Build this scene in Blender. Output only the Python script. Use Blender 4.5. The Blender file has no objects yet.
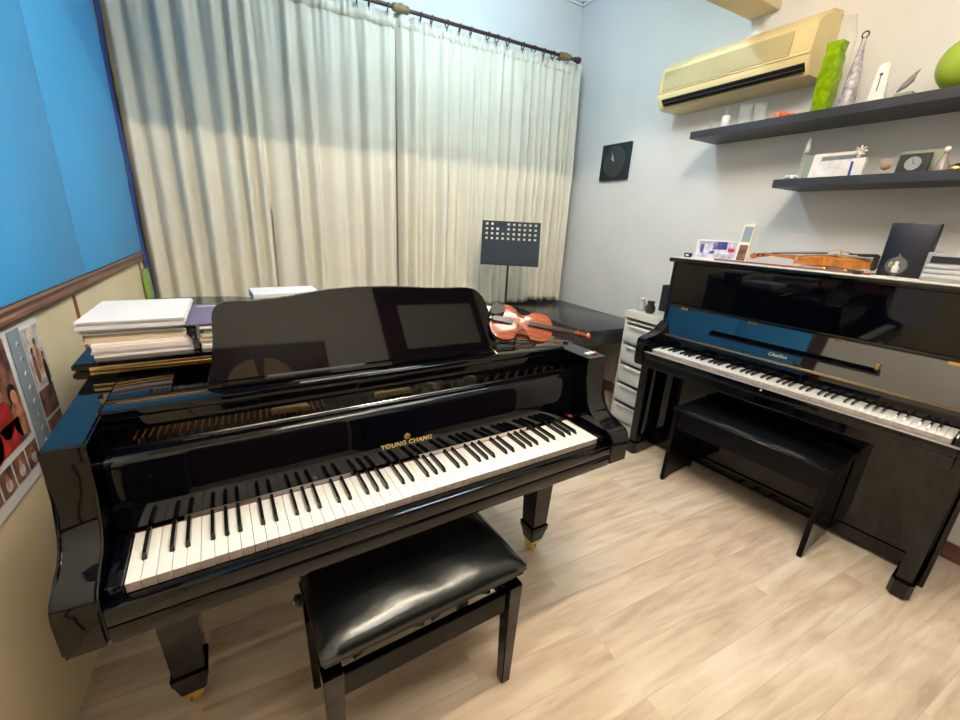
import bpy, bmesh, math, random
from mathutils import Vector, Matrix
random.seed(7)
S = bpy.context.scene
COL = S.collection
PI = math.pi

# ---------------------------------------------------------------- materials
def new_mat(name):
    m = bpy.data.materials.new(name); m.use_nodes = True
    nt = m.node_tree; b = nt.nodes['Principled BSDF']
    return m, nt, b

def mat(name, col, rough=.5, metal=0., spec=.5, coat=0., ior=None, trans=0., noise=0., nscale=20., bump=0., bscale=60., stretch=None, col2=None, alpha=None):
    m, nt, b = new_mat(name)
    b.inputs['Base Color'].default_value = (*col, 1)
    b.inputs['Roughness'].default_value = rough
    b.inputs['Metallic'].default_value = metal
    b.inputs['Specular IOR Level'].default_value = spec
    b.inputs['Coat Weight'].default_value = coat
    b.inputs['Coat Roughness'].default_value = .02
    if ior: b.inputs['IOR'].default_value = ior
    b.inputs['Transmission Weight'].default_value = trans
    if alpha is not None: b.inputs['Alpha'].default_value = alpha
    tc = nt.nodes.new('ShaderNodeTexCoord'); mp = nt.nodes.new('ShaderNodeMapping')
    nt.links.new(tc.outputs['Object'], mp.inputs['Vector'])
    if stretch: mp.inputs['Scale'].default_value = stretch
    if noise or col2:
        n = nt.nodes.new('ShaderNodeTexNoise'); n.inputs['Scale'].default_value = nscale; n.inputs['Detail'].default_value = 5
        nt.links.new(mp.outputs[0], n.inputs['Vector'])
        r = nt.nodes.new('ShaderNodeValToRGB')
        r.color_ramp.elements[0].position = .35; r.color_ramp.elements[1].position = .65
        c2 = col2 if col2 else tuple(min(1, c * (1 + noise)) for c in col)
        c1 = col if col2 else tuple(c * (1 - noise) for c in col)
        r.color_ramp.elements[0].color = (*c1, 1); r.color_ramp.elements[1].color = (*c2, 1)
        nt.links.new(n.outputs['Fac'], r.inputs['Fac']); nt.links.new(r.outputs['Color'], b.inputs['Base Color'])
    if bump:
        n = nt.nodes.new('ShaderNodeTexNoise'); n.inputs['Scale'].default_value = bscale; n.inputs['Detail'].default_value = 3
        nt.links.new(mp.outputs[0], n.inputs['Vector'])
        bp = nt.nodes.new('ShaderNodeBump'); bp.inputs['Strength'].default_value = bump; bp.inputs['Distance'].default_value = .01
        nt.links.new(n.outputs['Fac'], bp.inputs['Height']); nt.links.new(bp.outputs[0], b.inputs['Normal'])
    return m

def emit(name, col, s):
    m, nt, b = new_mat(name)
    b.inputs['Base Color'].default_value = (.8, .8, .8, 1)
    b.inputs['Emission Color'].default_value = (*col, 1); b.inputs['Emission Strength'].default_value = s
    return m

M = {}
M['wall'] = mat('wall_paint', (.70, .69, .69), .75, noise=.02, nscale=3, bump=.04, bscale=120)
M['wall_back'] = mat('wall_paint_cream', (.76, .72, .65), .7, noise=.02, nscale=3)
M['ceiling'] = mat('ceiling_paint', (.86, .86, .85), .8)
M['panel'] = mat('beige_wall_panel', (.80, .68, .46), .5, noise=.05, nscale=2, bump=.03)
M['blue'] = mat('blue_felt_panel', (.05, .36, .78), .55, noise=.04, nscale=2)
M['rail'] = mat('rail_wood', (.17, .085, .06), .4, noise=.25, nscale=8, stretch=(8, 1, 8))
M['batten'] = mat('batten_wood', (.25, .07, .04), .45)
M['piano'] = mat('black_polyester', (.001, .0012, .0028), .03, spec=.42, ior=1.5)
M['piano_d'] = mat('black_polyester_lower', (.002, .0022, .004), .10, spec=.16, ior=1.45)
M['lacq'] = mat('high_gloss_lacquer', (.001, .0012, .0028), .03, spec=1., ior=1.72)
M['satin'] = mat('black_satin', (.006, .006, .008), .3)
M['matte'] = mat('black_matte', (.006, .006, .008), .6)
M['ivory'] = mat('white_key_top', (.70, .695, .68), .18, spec=.5)
M['keywood'] = mat('key_front_wood', (.50, .40, .35), .5)
M['ebony'] = mat('black_key_plastic', (.006, .006, .007), .16)
M['felt_r'] = mat('red_felt', (.16, .012, .018), .9)
M['brass'] = mat('brass', (.80, .56, .22), .25, 1.)
M['gold'] = mat('gold_paint', (.62, .47, .2), .35, .7)
M['goldink'] = mat('gold_ink', (.75, .62, .30), .5)
M['plate'] = mat('bronze_iron_plate', (.06, .035, .018), .4, .6, noise=.1)
M['copper'] = mat('copper_wound_string', (.72, .31, .12), .4, 1.)
M['dsteel'] = mat('dull_string_steel', (.12, .11, .11), .5, 1.)
M['steel'] = mat('steel', (.6, .6, .6), .25, 1.)
M['dkleather'] = mat('black_leather', (.004, .005, .006), .27, spec=.6, bump=.12, bscale=25)
M['vinyl'] = mat('black_vinyl', (.004, .005, .007), .32, spec=.3)
M['curtain'] = mat('ivory_curtain_cloth', (.70, .655, .555), .8, noise=.02, nscale=5, bump=.05, bscale=200)
M['rod'] = mat('dark_turned_wood', (.055, .022, .018), .35)
M['rodgold'] = mat('aged_gold_wood', (.22, .14, .06), .4)
M['desk'] = mat('black_desk_laminate', (.02, .02, .023), .22, spec=.7)
M['white_pl'] = mat('white_plastic', (.72, .70, .64), .35)
M['white_dr'] = mat('translucent_white_drawer', (.74, .76, .76), .25)
M['ac'] = mat('aged_yellow_plastic', (.72, .60, .32), .35, noise=.08, nscale=2.2)
M['ac_g'] = mat('aged_grille_plastic', (.50, .43, .24), .5, noise=.06, nscale=3)
M['dark'] = mat('dark_void', (.008, .009, .012), .6)
M['shelf'] = mat('charcoal_shelf_laminate', (.028, .031, .042), .4)
M['beige_box'] = mat('beam_paint', (.62, .52, .36), .7)
M['paper'] = mat('white_paper', (.70, .70, .74), .8)
M['paper2'] = mat('cream_paper', (.66, .55, .42), .8, noise=.15, nscale=90, stretch=(.02, .02, 3))
M['paper3'] = mat('pinkish_paper', (.78, .72, .72), .8)
M['grey_paper'] = mat('grey_paper', (.45, .44, .42), .8)
M['purple'] = mat('purple_magazine', (.115, .10, .20), .4)
M['blackcard'] = mat('black_card', (.012, .012, .016), .5)
M['standm'] = mat('blue_grey_powdercoat', (.012, .022, .034), .6, spec=.25)
M['navy'] = mat('navy_black_plastic', (.006, .008, .022), .4)
M['silver'] = mat('silver_plastic', (.42, .43, .45), .3, .5)
M['glass'] = mat('clear_glass', (.9, .93, .93), .04, alpha=.09)
M['greenglass'] = mat('lime_green_glass', (.36, .62, .0), .12, trans=.45, ior=1.3, noise=.25, nscale=45, bump=.5, bscale=60)
M['limeball'] = mat('lime_ball', (.45, .62, .06), .15, trans=.25, spec=.6)
M['purpleglass'] = mat('speckled_purple_glass', (.35, .28, .42), .2, trans=.35, col2=(.85, .82, .88), nscale=55, bump=.4)
M['orange'] = mat('orange_petal', (.70, .13, .04), .6)
M['amber'] = mat('amber_glass', (.75, .32, .08), .15, trans=.4)
M['palegreen'] = mat('pale_green_glass', (.52, .60, .48), .1, trans=.45)
M['wax'] = mat('white_wax', (.85, .84, .82), .4)
M['bluep'] = mat('blue_print', (.03, .05, .35), .5)
M['red'] = mat('red_print', (.65, .03, .02), .5)
M['skin'] = mat('warm_photo_tone', (.42, .17, .10), .6, noise=.6, nscale=30)
M['photo_dark'] = mat('dark_photo', (.05, .02, .025), .5, col2=(.30, .14, .10), nscale=28)
M['photo_lite'] = mat('pale_photo', (.35, .28, .26), .5, col2=(.75, .70, .66), nscale=35)
M['photo_red'] = mat('red_photo', (.55, .02, .02), .5, col2=(.12, .02, .03), nscale=22)
M['bluegrey'] = mat('blue_grey_print', (.24, .31, .38), .6)
M['photo_purple'] = mat('scribbled_print', (.72, .71, .78), .5, col2=(.38, .30, .52), nscale=40)
M['greenbag'] = mat('green_plastic', (.17, .30, .06), .4)
M['bluecloth'] = mat('navy_cloth', (.02, .05, .22), .7)
M['door'] = mat('dark_brown_door', (.055, .018, .014), .35, noise=.2, nscale=6, stretch=(8, 8, 1))
M['amberpane'] = mat('frosted_amber_pane', (.62, .42, .22), .4)
M['pane'] = mat('frosted_grey_pane', (.60, .58, .54), .5)
M['beadred'] = mat('clear_pinkish_plastic', (.75, .5, .45), .3)
M['tag'] = mat('white_tag', (.8, .8, .8), .5)
M['jar'] = mat('dark_brown_glaze', (.03, .02, .022), .2)
M['brownwood'] = mat('bow_wood', (.24, .07, .035), .35)
M['spruce'] = mat('orange_brown_varnish', (.50, .18, .03), .22, coat=.6, noise=.25, nscale=14, stretch=(1, 8, 1))
M['redvarn'] = mat('red_brown_varnish', (.26, .055, .018), .2, coat=.6, noise=.3, nscale=14, stretch=(1, 8, 1))
M['tube_w'] = emit('warm_fluorescent_tube', (1., .88, .68), 84)
M['tube_c'] = emit('cool_fluorescent_tube', (.57, .82, 1.), 34)

def floor_mat():
    m, nt, b = new_mat('oak_laminate_floor')
    N = nt.nodes.new; L = nt.links.new
    tc = N('ShaderNodeTexCoord'); mp = N('ShaderNodeMapping'); mp.inputs['Rotation'].default_value = (0, 0, .02)
    L(tc.outputs['Object'], mp.inputs['Vector'])
    br = N('ShaderNodeTexBrick'); br.inputs['Scale'].default_value = 1
    br.inputs['Brick Width'].default_value = 1.22; br.inputs['Row Height'].default_value = .135
    br.inputs['Mortar Size'].default_value = .0012; br.inputs['Mortar Smooth'].default_value = .3
    br.offset = .37; br.offset_frequency = 2
    br.inputs['Color1'].default_value = (.36, .36, .36, 1); br.inputs['Color2'].default_value = (.64, .64, .64, 1)
    br.inputs['Mortar'].default_value = (.25, .25, .25, 1); br.inputs['Bias'].default_value = 0
    L(mp.outputs[0], br.inputs['Vector'])
    # per plank offset of the grain
    add = N('ShaderNodeVectorMath'); add.operation = 'MULTIPLY_ADD'
    add.inputs[1].default_value = (9, 9, 9); L(br.outputs['Color'], add.inputs[0]); L(mp.outputs[0], add.inputs[2])
    m2 = N('ShaderNodeMapping'); m2.inputs['Scale'].default_value = (1.6, 14, 1); L(add.outputs[0], m2.inputs['Vector'])
    n1 = N('ShaderNodeTexNoise'); n1.inputs['Scale'].default_value = 1.6; n1.inputs['Detail'].default_value = 8; n1.inputs['Distortion'].default_value = .7
    L(m2.outputs[0], n1.inputs['Vector'])
    m3 = N('ShaderNodeMapping'); m3.inputs['Scale'].default_value = (1.2, 3.5, 1); L(add.outputs[0], m3.inputs['Vector'])
    n2 = N('ShaderNodeTexNoise'); n2.inputs['Scale'].default_value = 1.7; n2.inputs['Detail'].default_value = 4; n2.inputs['Distortion'].default_value = 1.2
    L(m3.outputs[0], n2.inputs['Vector'])
    mix = N('ShaderNodeMath'); mix.operation = 'MULTIPLY_ADD'; mix.inputs[1].default_value = .55
    L(n1.outputs['Fac'], mix.inputs[0])
    m5 = N('ShaderNodeMath'); m5.operation = 'MULTIPLY'; m5.inputs[1].default_value = .45; L(n2.outputs['Fac'], m5.inputs[0])
    L(m5.outputs[0], mix.inputs[2])
    r = N('ShaderNodeValToRGB'); e = r.color_ramp.elements
    e[0].position = .36; e[0].color = (.47, .36, .265, 1); e[1].position = .62; e[1].color = (.72, .62, .50, 1)
    x = e.new(.5); x.color = (.63, .51, .395, 1)
    L(mix.outputs[0], r.inputs['Fac'])
    mul = N('ShaderNodeMix'); mul.data_type = 'RGBA'; mul.blend_type = 'OVERLAY'; mul.inputs['Factor'].default_value = .35
    L(r.outputs['Color'], mul.inputs[6]); L(br.outputs['Color'], mul.inputs[7])
    L(mul.outputs[2], b.inputs['Base Color'])
    b.inputs['Roughness'].default_value = .34; b.inputs['Specular IOR Level'].default_value = .4
    bp = N('ShaderNodeBump'); bp.inputs['Strength'].default_value = .05; L(n1.outputs['Fac'], bp.inputs['Height']); L(bp.outputs[0], b.inputs['Normal'])
    return m
M['floor'] = floor_mat()

# ---------------------------------------------------------------- mesh helpers
def BM(): return bmesh.new()

def box(bm, x0, x1, y0, y1, z0, z1, bev=0., mi=0, mtx=None, seg=2):
    vs = [bm.verts.new((x, y, z)) for x in (x0, x1) for y in (y0, y1) for z in (z0, z1)]
    F = [(0, 1, 3, 2), (4, 6, 7, 5), (0, 4, 5, 1), (2, 3, 7, 6), (0, 2, 6, 4), (1, 5, 7, 3)]
    fs = [bm.faces.new([vs[i] for i in f]) for f in F]
    for f in fs: f.material_index = mi
    if mtx is not None:
        for v in vs: v.co = mtx @ v.co
    if bev:
        es = list({e for f in fs for e in f.edges})
        bmesh.ops.bevel(bm, geom=es, offset=bev, segments=seg, affect='EDGES', profile=.5)
    return vs

def taper(bm, cx, cy, z0, z1, w0, d0, w1, d1, bev=0., mi=0):
    """four sided post: w0,d0 at z0 and w1,d1 at z1"""
    q = lambda w, d, z: [bm.verts.new((cx + sx * w / 2, cy + sy * d / 2, z)) for sx, sy in ((-1, -1), (1, -1), (1, 1), (-1, 1))]
    a, b = q(w0, d0, z0), q(w1, d1, z1)
    fs = [bm.faces.new(a[::-1]), bm.faces.new(b)] + [bm.faces.new((a[i], a[(i + 1) % 4], b[(i + 1) % 4], b[i])) for i in range(4)]
    for f in fs: f.material_index = mi
    if bev:
        bmesh.ops.bevel(bm, geom=list({e for f in fs for e in f.edges}), offset=bev, segments=2, affect='EDGES')

def frame_of(d):
    d = Vector(d).normalized(); up = Vector((0, 0, 1)) if abs(d.z) < .95 else Vector((1, 0, 0))
    a = d.cross(up).normalized(); b = d.cross(a).normalized()
    return a, b

def tube(bm, pts, r, seg=10, mi=0, cap=True):
    pts = [Vector(p) for p in pts]; rings = []
    rr = r if isinstance(r, (list, tuple)) else [r] * len(pts)
    for i, p in enumerate(pts):
        d = pts[min(i + 1, len(pts) - 1)] - pts[max(i - 1, 0)]
        a, b = frame_of(d)
        rings.append([bm.verts.new(p + (a * math.cos(t) + b * math.sin(t)) * rr[i]) for t in [2 * PI * k / seg for k in range(seg)]])
    for i in range(len(rings) - 1):
        for k in range(seg):
            f = bm.faces.new((rings[i][k], rings[i][(k + 1) % seg], rings[i + 1][(k + 1) % seg], rings[i + 1][k])); f.material_index = mi; f.smooth = True
    if cap:
        for rg in (rings[0][::-1], rings[-1]):
            f = bm.faces.new(rg); f.material_index = mi

def lathe(bm, prof, seg=24, mi=0, mtx=None, sx=1., sy=1.):
    """prof: (r,z) from bottom to top, axis z"""
    rings = []
    for r, z in prof:
        if r < 1e-5: rings.append([bm.verts.new((0, 0, z))])
        else: rings.append([bm.verts.new((r * math.cos(2 * PI * k / seg) * sx, r * math.sin(2 * PI * k / seg) * sy, z)) for k in range(seg)])
    for a, b in zip(rings, rings[1:]):
        for k in range(seg):
            k2 = (k + 1) % seg
            if len(a) == 1 and len(b) == 1: continue
            if len(a) == 1: f = bm.faces.new((a[0], b[k2], b[k]))
            elif len(b) == 1: f = bm.faces.new((a[k], a[k2], b[0]))
            else: f = bm.faces.new((a[k], a[k2], b[k2], b[k]))
            f.material_index = mi; f.smooth = True
    if mtx is not None:
        for rg in rings:
            for v in rg: v.co = mtx @ v.co

def prism(bm, pts, f0, f1, bev=0., mi=0, seg=2):
    """polygon of 2-D points; f0/f1 map (u,v) to the two end positions"""
    a = [bm.verts.new(f0(u, v)) for u, v in pts]; b = [bm.verts.new(f1(u, v)) for u, v in pts]
    n = len(pts)
    fs = [bm.faces.new(a[::-1]), bm.faces.new(b)] + [bm.faces.new((a[i], a[(i + 1) % n], b[(i + 1) % n], b[i])) for i in range(n)]
    for f in fs: f.material_index = mi
    if bev:
        es = list(fs[0].edges) + list(fs[1].edges)
        bmesh.ops.bevel(bm, geom=es, offset=bev, segments=seg, affect='EDGES')
def prism_x(bm, yz, x0, x1, **k): prism(bm, yz, lambda u, v: (x0, u, v), lambda u, v: (x1, u, v), **k)
def prism_z(bm, xy, z0, z1, **k): prism(bm, xy, lambda u, v: (u, v, z0), lambda u, v: (u, v, z1), **k)
def prism_y(bm, xz, y0, y1, **k): prism(bm, xz, lambda u, v: (u, y0, v), lambda u, v: (u, y1, v), **k)

def obj(name, bm, mats, parent=None, loc=(0, 0, 0), rot=(0, 0, 0), smooth=False, auto=None):
    bmesh.ops.recalc_face_normals(bm, faces=bm.faces[:])
    me = bpy.data.meshes.new(name); bm.to_mesh(me); bm.free()
    for m in (mats if isinstance(mats, (list, tuple)) else [mats]): me.materials.append(m)
    o = bpy.data.objects.new(name, me); COL.objects.link(o)
    o.location = loc; o.rotation_euler = rot
    if parent is not None: o.parent = parent
    if smooth or auto:
        for p in me.polygons: p.use_smooth = True
        if auto: me.set_sharp_from_angle(angle=math.radians(auto))
    return o

def tag(o, label, cat, group=None, kind=None):
    o['label'] = label; o['category'] = cat
    if group: o['group'] = group
    if kind: o['kind'] = kind
    return o
def thing(name, label, cat, loc=(0, 0, 0), rz=0., group=None, rot=None):
    o = bpy.data.objects.new(name, None); COL.objects.link(o); o.empty_display_size = .1
    o.location = loc; o.rotation_euler = rot if rot else (0, 0, rz)
    return tag(o, label, cat, group)
def struct(name, bm, m, **k):
    o = obj(name, bm, m, **k); o['kind'] = 'structure'; return o
def copy_child(src, parent, loc=None, name=None):
    c = src.copy(); COL.objects.link(c); c.parent = parent
    if loc is not None: c.location = loc
    return c
def text_mesh(s, size, m, name, parent, mtx, ext=.0006, shear=0., bold=0.):
    cu = bpy.data.curves.new(name, 'FONT'); cu.body = s; cu.size = size; cu.extrude = ext; cu.align_x = 'CENTER'; cu.shear = shear; cu.offset = bold
    cu.space_character = 1.15
    o = bpy.data.objects.new(name, cu); COL.objects.link(o)
    bpy.context.view_layer.update()
    me = bpy.data.meshes.new_from_object(o.evaluated_get(bpy.context.evaluated_depsgraph_get()))
    bpy.data.objects.remove(o); bpy.data.curves.remove(cu)
    me.materials.clear(); me.materials.append(m)
    t = bpy.data.objects.new(name, me); COL.objects.link(t); t.parent = parent; t.matrix_local = mtx
    return t

# ---------------------------------------------------------------- camera
CAM = Vector((.2668, -.8167, 1.3855)); YAW, PITCH, ROLL, FPX = .5062, -.3189, .0528, 416.81
cy, sy, cp, sp = math.cos(YAW), math.sin(YAW), math.cos(PITCH), math.sin(PITCH)
Fv = Vector((sy * cp, cy * cp, sp)); Rv = Vector((cy, -sy, 0)); Uv = Rv.cross(Fv)
R2 = Rv * math.cos(ROLL) + Uv * math.sin(ROLL); U2 = -Rv * math.sin(ROLL) + Uv * math.cos(ROLL)
cam = bpy.data.cameras.new('camera'); co = bpy.data.objects.new('camera', cam); COL.objects.link(co)
cam.sensor_width = 36; cam.lens = FPX / 960 * 36; cam.clip_start = .02
mw = Matrix(((R2.x, U2.x, -Fv.x, CAM.x), (R2.y, U2.y, -Fv.y, CAM.y), (R2.z, U2.z, -Fv.z, CAM.z), (0, 0, 0, 1)))
co.matrix_world = mw
S.camera = co

# ---------------------------------------------------------------- room
XL, XR, YN, YS, ZC = -.30, 3.0, 2.62, -2.30, 3.22
b = BM(); box(b, XL - .1, XR + .1, YS - .1, YN + .1, -.1, 0); struct('floor', b, M['floor'])
b = BM(); box(b, XL - .1, XR + .1, YS - .1, YN + .1, ZC, ZC + .1); struct('ceiling', b, M['ceiling'])
b = BM(); box(b, XL - .1, XR + .1, YN, YN + .1, 0, ZC); struct('wall_north', b, M['wall'])
b = BM(); box(b, XR, XR + .1, YS - .1, YN, 0, ZC); struct('wall_east', b, M['wall'])
b = BM(); box(b, XL - .1, XR, YS - .1, YS, 0, ZC); struct('wall_south', b, M['wall_back'])
b = BM(); box(b, XL - .1, XL, YS, YN, 0, ZC); struct('wall_west', b, M['panel'])
# beam across the ceiling
b = BM(); box(b, XL + .001, XR - .001, .90, 1.068, 2.585, ZC - .001, .006); struct('trim_1', b, M['beige_box'])
# cornice
b = BM()
for z0, t in ((ZC - .055, .02), (ZC - .035, .04), (ZC - .018, .06)):
    box(b, XL + .001, XR - .001, YN - t, YN - .001, z0, z0 + .017, .003)
    box(b, XR - t, XR - .001, 1.09, YN - .001, z0, z0 + .017, .003)
struct('trim_2', b, M['ceiling'])
b = BM(); box(b, XR - .014, XR - .001, YS + .01, YN - .01, .001, .085, .003); struct('baseboard_east', b, M['rail'])
b = BM(); box(b, XL + .02, XR - .02, YN - .014, YN - .001, .001, .085, .003); struct('baseboard_north', b, M['batten'])
# west wall: blue boards above a wooden rail, beige boards with battens below
b = BM()
prof = [(XL, 1.072), (XL + .010, 1.072), (XL + .012, 1.082), (XL + .018, 1.087), (XL + .018, 1.096), (XL + .011, 1.101), (XL + .012, 1.110), (XL + .018, 1.115), (XL + .015, 1.1225), (XL, 1.1225)]
prism(b, prof, lambda u, v: (u, YS + .02, v), lambda u, v: (u, 2.33, v)); struct('trim_3', b, M['rail'])
b = BM()
for yy in (2.255, 1.150, .05, -1.1):
    box(b, XL, XL + .006, yy - .008, yy + .008, .09, 1.0715, .001)
struct('trim_4', b, M['batten'])
for i, (y0, y1) in enumerate(((1.302, 2.335), (.60, 1.298))):
    b = BM(); box(b, XL + .0005, XL + .012, y0, y1, 1.124, 3.19, .005)
    o = obj('blue_wall_board', b, M['blue'], auto=40)
    tag(o, ['tall blue wall board nearest the curtain', 'tall blue wall board at the left picture edge, above the photo poster'][i], 'wall board', 'blue boards along the left wall')
b = BM(); box(b, XL + .0005, XL + .02, .47, .596, 1.124, 3.19, .004); struct('trim_5', b, M['door'])
b = BM(); box(b, XL + .0005, XL + .003, YS + .01, .4695, 1.124, 3.19, .0); struct('trim_6', b, M['wall_back'])
# behind the photographer: door with arched light, and a framed frosted panel
t = BM()
box(t, .02, 1.12, YS + .001, YS + .05, .001, 2.16, .004); d = struct('door_1', t, M['door'])
pts = [(.56 + .25 * math.cos(a), 1.84 + .2 * math.sin(a)) for a in [PI * k / 18 for k in range(19)]]
for nm, sel in (('pane', [p for p in pts if p[0] >= .575] + [(.575, 1.84)]), ('pane', [(.545, 1.84)] + [p for p in pts if p[0] <= .545])):
    b = BM(); prism_y(b, sel, YS + .05, YS + .056); obj(nm, b, M['amberpane'], d)
b = BM(); tube(b, [(1.04, YS + .05, 1.0), (1.04, YS + .09, 1.0), (.96, YS + .095, 1.0)], .009); obj('door_handle', b, M['steel'], d)
b = BM(); box(b, 1.72, 2.95, YS + .001, YS + .04, .001, 2.72, .004); d = struct('door_2', b, M['door'])
b = BM(); box(b, 1.93, 2.85, YS + .04, YS + .046, 2.0, 2.5, .002); obj('pane', b, M['pane'], d)

for x0, x1, lab in ((1.15, 1.70, 'low black cupboard added unseen between the two brown doors to darken the fallboard reflection'), (-.28, .0, 'narrow low black cupboard added unseen in the rear left corner to darken the fallboard reflection')):
    t = thing('reflection_blocker', lab, 'reflection_blocker', ((x0 + x1) / 2, YS + .19, 0)); w_ = (x1 - x0) / 2  # unseen cupboards added to keep reflections in the grand's fallboard dark
    b = BM(); box(b, -w_, w_, -.18, .17, .001, 1.30, .004); obj('body', b, M['satin'], t)
    for s_ in (-1, 1):
        b = BM(); box(b, min(s_ * .004, s_ * (w_ - .01)), max(s_ * .004, s_ * (w_ - .01)), .1705, .186, .06, 1.26, .003); dd_ = obj('door', b, M['satin'], t)
        b = BM(); lathe(b, [(0, 0), (.008, 0), (.010, .014), (0, .018)], 12, mtx=Matrix.Translation((s_ * .025, .1865, .7)) @ Matrix.Rotation(-PI / 2, 4, 'X')); obj('knob', b, M['steel'], dd_)
# ---------------------------------------------------------------- ceiling lamps and added fill panel
def lamp(y, z, m, label, x=1.1):
    t = thing('fluorescent_lamp', label, 'ceiling lamp', (x, y, z), 0, None)
    b = BM(); box(b, -.64, .64, -.035, .035, .03, ZC - z - .001, .006); obj('lamp_body', b, M['white_pl'], t)
    for s in (-1, 1):
        b = BM(); box(b, s * .62 - .012, s * .62 + .012, -.02, .02, -.02, .031, .004); obj('tube_holder', b, M['white_pl'], t)
    b = BM(); tube(b, [(-.605, 0, 0), (.605, 0, 0)], .014, 16); obj('lamp_tube', b, m, t)
lamp(-.20, 3.14, M['tube_w'], 'warm white fluorescent ceiling lamp on the photographer side of the ceiling beam')
lamp(1.42, 3.02, M['tube_c'], 'cool white fluorescent ceiling lamp between the beam and the curtain', 1.65)

t = thing('fill_panel', 'unseen square fill light panel added on the ceiling behind the photographer', 'ceiling lamp', (.9, -.95, 3.13))  # added fill light out of view, softens and lifts the room lighting
b = BM(); box(b, -.42, .42, -.42, .42, .012, ZC - 3.131, .004); obj('lamp_body', b, M['white_pl'], t)
b = BM(); box(b, -.39, .39, -.39, .39, .0, .0118, .002); obj('diffuser', b, emit('fill_panel_emission', (1., .93, .82), 3.6), t)
# ---------------------------------------------------------------- curtains
RZ, RY = 2.70, 2.42
def curtain(x0, x1, zb, label, seed, npl):
    rnd = random.Random(seed)
    t = thing('curtain', label, 'curtain', ((x0 + x1) / 2, 2.46, zb), 0, 'ivory curtains on the wooden rod')
    cx = (x0 + x1) / 2
    # irregular pleats: cumulative phase
    NS = npl * 12; NZ = 46; ztop = RZ - .045
    ph = [0.]
    wid = [rnd.uniform(.6, 1.5) for _ in range(npl)]; s = sum(wid); wid = [w / s for w in wid]
    amp = [rnd.uniform(.55, 1.25) for _ in range(npl)]; skew = [rnd.uniform(-.25, .25) for _ in range(npl)]
    edges = [0]
    for w in wid: edges.append(edges[-1] + w)
    def pt(u, v):
        # u 0..1 along, v 0 top..1 bottom
        i = 0
        while i < npl - 1 and u > edges[i + 1]: i += 1
        q = (u - edges[i]) / wid[i]; q2 = q + skew[i] * math.sin(PI * q) * .5
        a = (.018 + .022 * min(1, v * 2.2)) * amp[i]
        y = -a * math.sin(PI * q2) ** 1.3 * 1.6
        y += .006 * math.sin(u * 230 + 3 * v) * max(0, 1 - v * 5)
        y += .007 * math.sin(9 * u * npl * .37 + v * 5 + seed) * v
        x = x0 + (x1 - x0) * u + .012 * math.sin(i * 2.1 + v * 3.0) * v * math.sin(PI * min(1, max(0, u)))
        z = ztop + (zb - ztop) * v + (.008 * math.sin(u * npl * 6.28 + 1) + .006 * math.sin(u * 17)) * v ** 6
        return Vector((x - cx, y + .0, z - zb))
    b = BM(); grid = []
    for j in range(NZ + 1):
        v = (j / NZ); grid.append([b.verts.new(pt(i / NS, v)) for i in range(NS + 1)])
    for j in range(NZ):
        for i in range(NS): b.faces.new((grid[j][i], grid[j][i + 1], grid[j + 1][i + 1], grid[j + 1][i]))
    o = obj('cloth', b, M['curtain'], t, smooth=True)
    md = o.modifiers.new('thick', 'SOLIDIFY'); md.thickness = .003; md.offset = 1
    # gathered heading tape
    b = BM(); N = NS; top = []; bot = []
    for i in range(N + 1):
        p = pt(i / N, .0); yy = p.y - .005 + .006 * math.sin(i * 1.7)
        top.append(b.verts.new((p.x, yy, p.z + .018 + .004 * math.sin(i * .9)))); q = pt(i / N, .028); bot.append(b.verts.new((q.x, q.y - .005 + .006 * math.sin(i * 1.7), q.z)))
    for i in range(N): b.faces.new((top[i], top[i + 1], bot[i + 1], bot[i]))
    o = obj('heading', b, M['curtain'], t, smooth=True)
    md = o.modifiers.new('thick', 'SOLIDIFY'); md.thickness = .003; md.offset = 1
    return t
curtain(-.285, 1.292, .32, 'wide ivory curtain on the left, hanging behind the grand piano', 3, 14)
curtain(1.298, 2.915, .702, 'ivory curtain on the right, its hem just above the black desk', 5, 19)
t = thing('curtain_rod', 'dark turned wooden curtain rod with aged gold end', 'curtain rod', (1.3, RY, RZ))
b = BM(); tube(b, [(-1.55, 0, 0), (1.50, 0, 0)], .0125, 14); obj('rod', b, M['rod'], t)
def hold(x):
    b = BM()
    lathe(b, [(.0135, -.06), (.022, -.055), (.026, -.035), (.02, -.03), (.027, -.015), (.03, 0), (.027, .015), (.02, .03), (.026, .035), (.022, .055), (.0135, .06)], 20, mtx=Matrix.Translation((x, 0, 0)) @ Matrix.Rotation(PI / 2, 4, 'Y'))
    box(b, x - .008, x + .008, .02, YN - RY - .001, -.012, .012, .003)
    obj('bracket', b, M['rodgold'], t)
hold(.02); hold(1.40); hold(-1.2)
for s, x in ((1, 1.50), (-1, -1.55)):
    b = BM(); lathe(b, [(.012, 0), (.02, .006), (.02, .014), (.012, .018), (.022, .028), (.026, .045), (.02, .06), (.008, .068), (0, .07)], 20, mtx=Matrix.Translation((x, 0, 0)) @ Matrix.Rotation(s * PI / 2, 4, 'Y'))
    obj('finial', b, M['rod'], t)
xs = [-.2, -.05, .1, .27, .42, .58, .74, .9, 1.036, 1.112, 1.235, 1.463, 1.541, 1.656, 1.756, 1.844, 1.985, 2.062, 2.158, 2.294, 2.397, 2.494, 2.583]
ring0 = None
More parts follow.
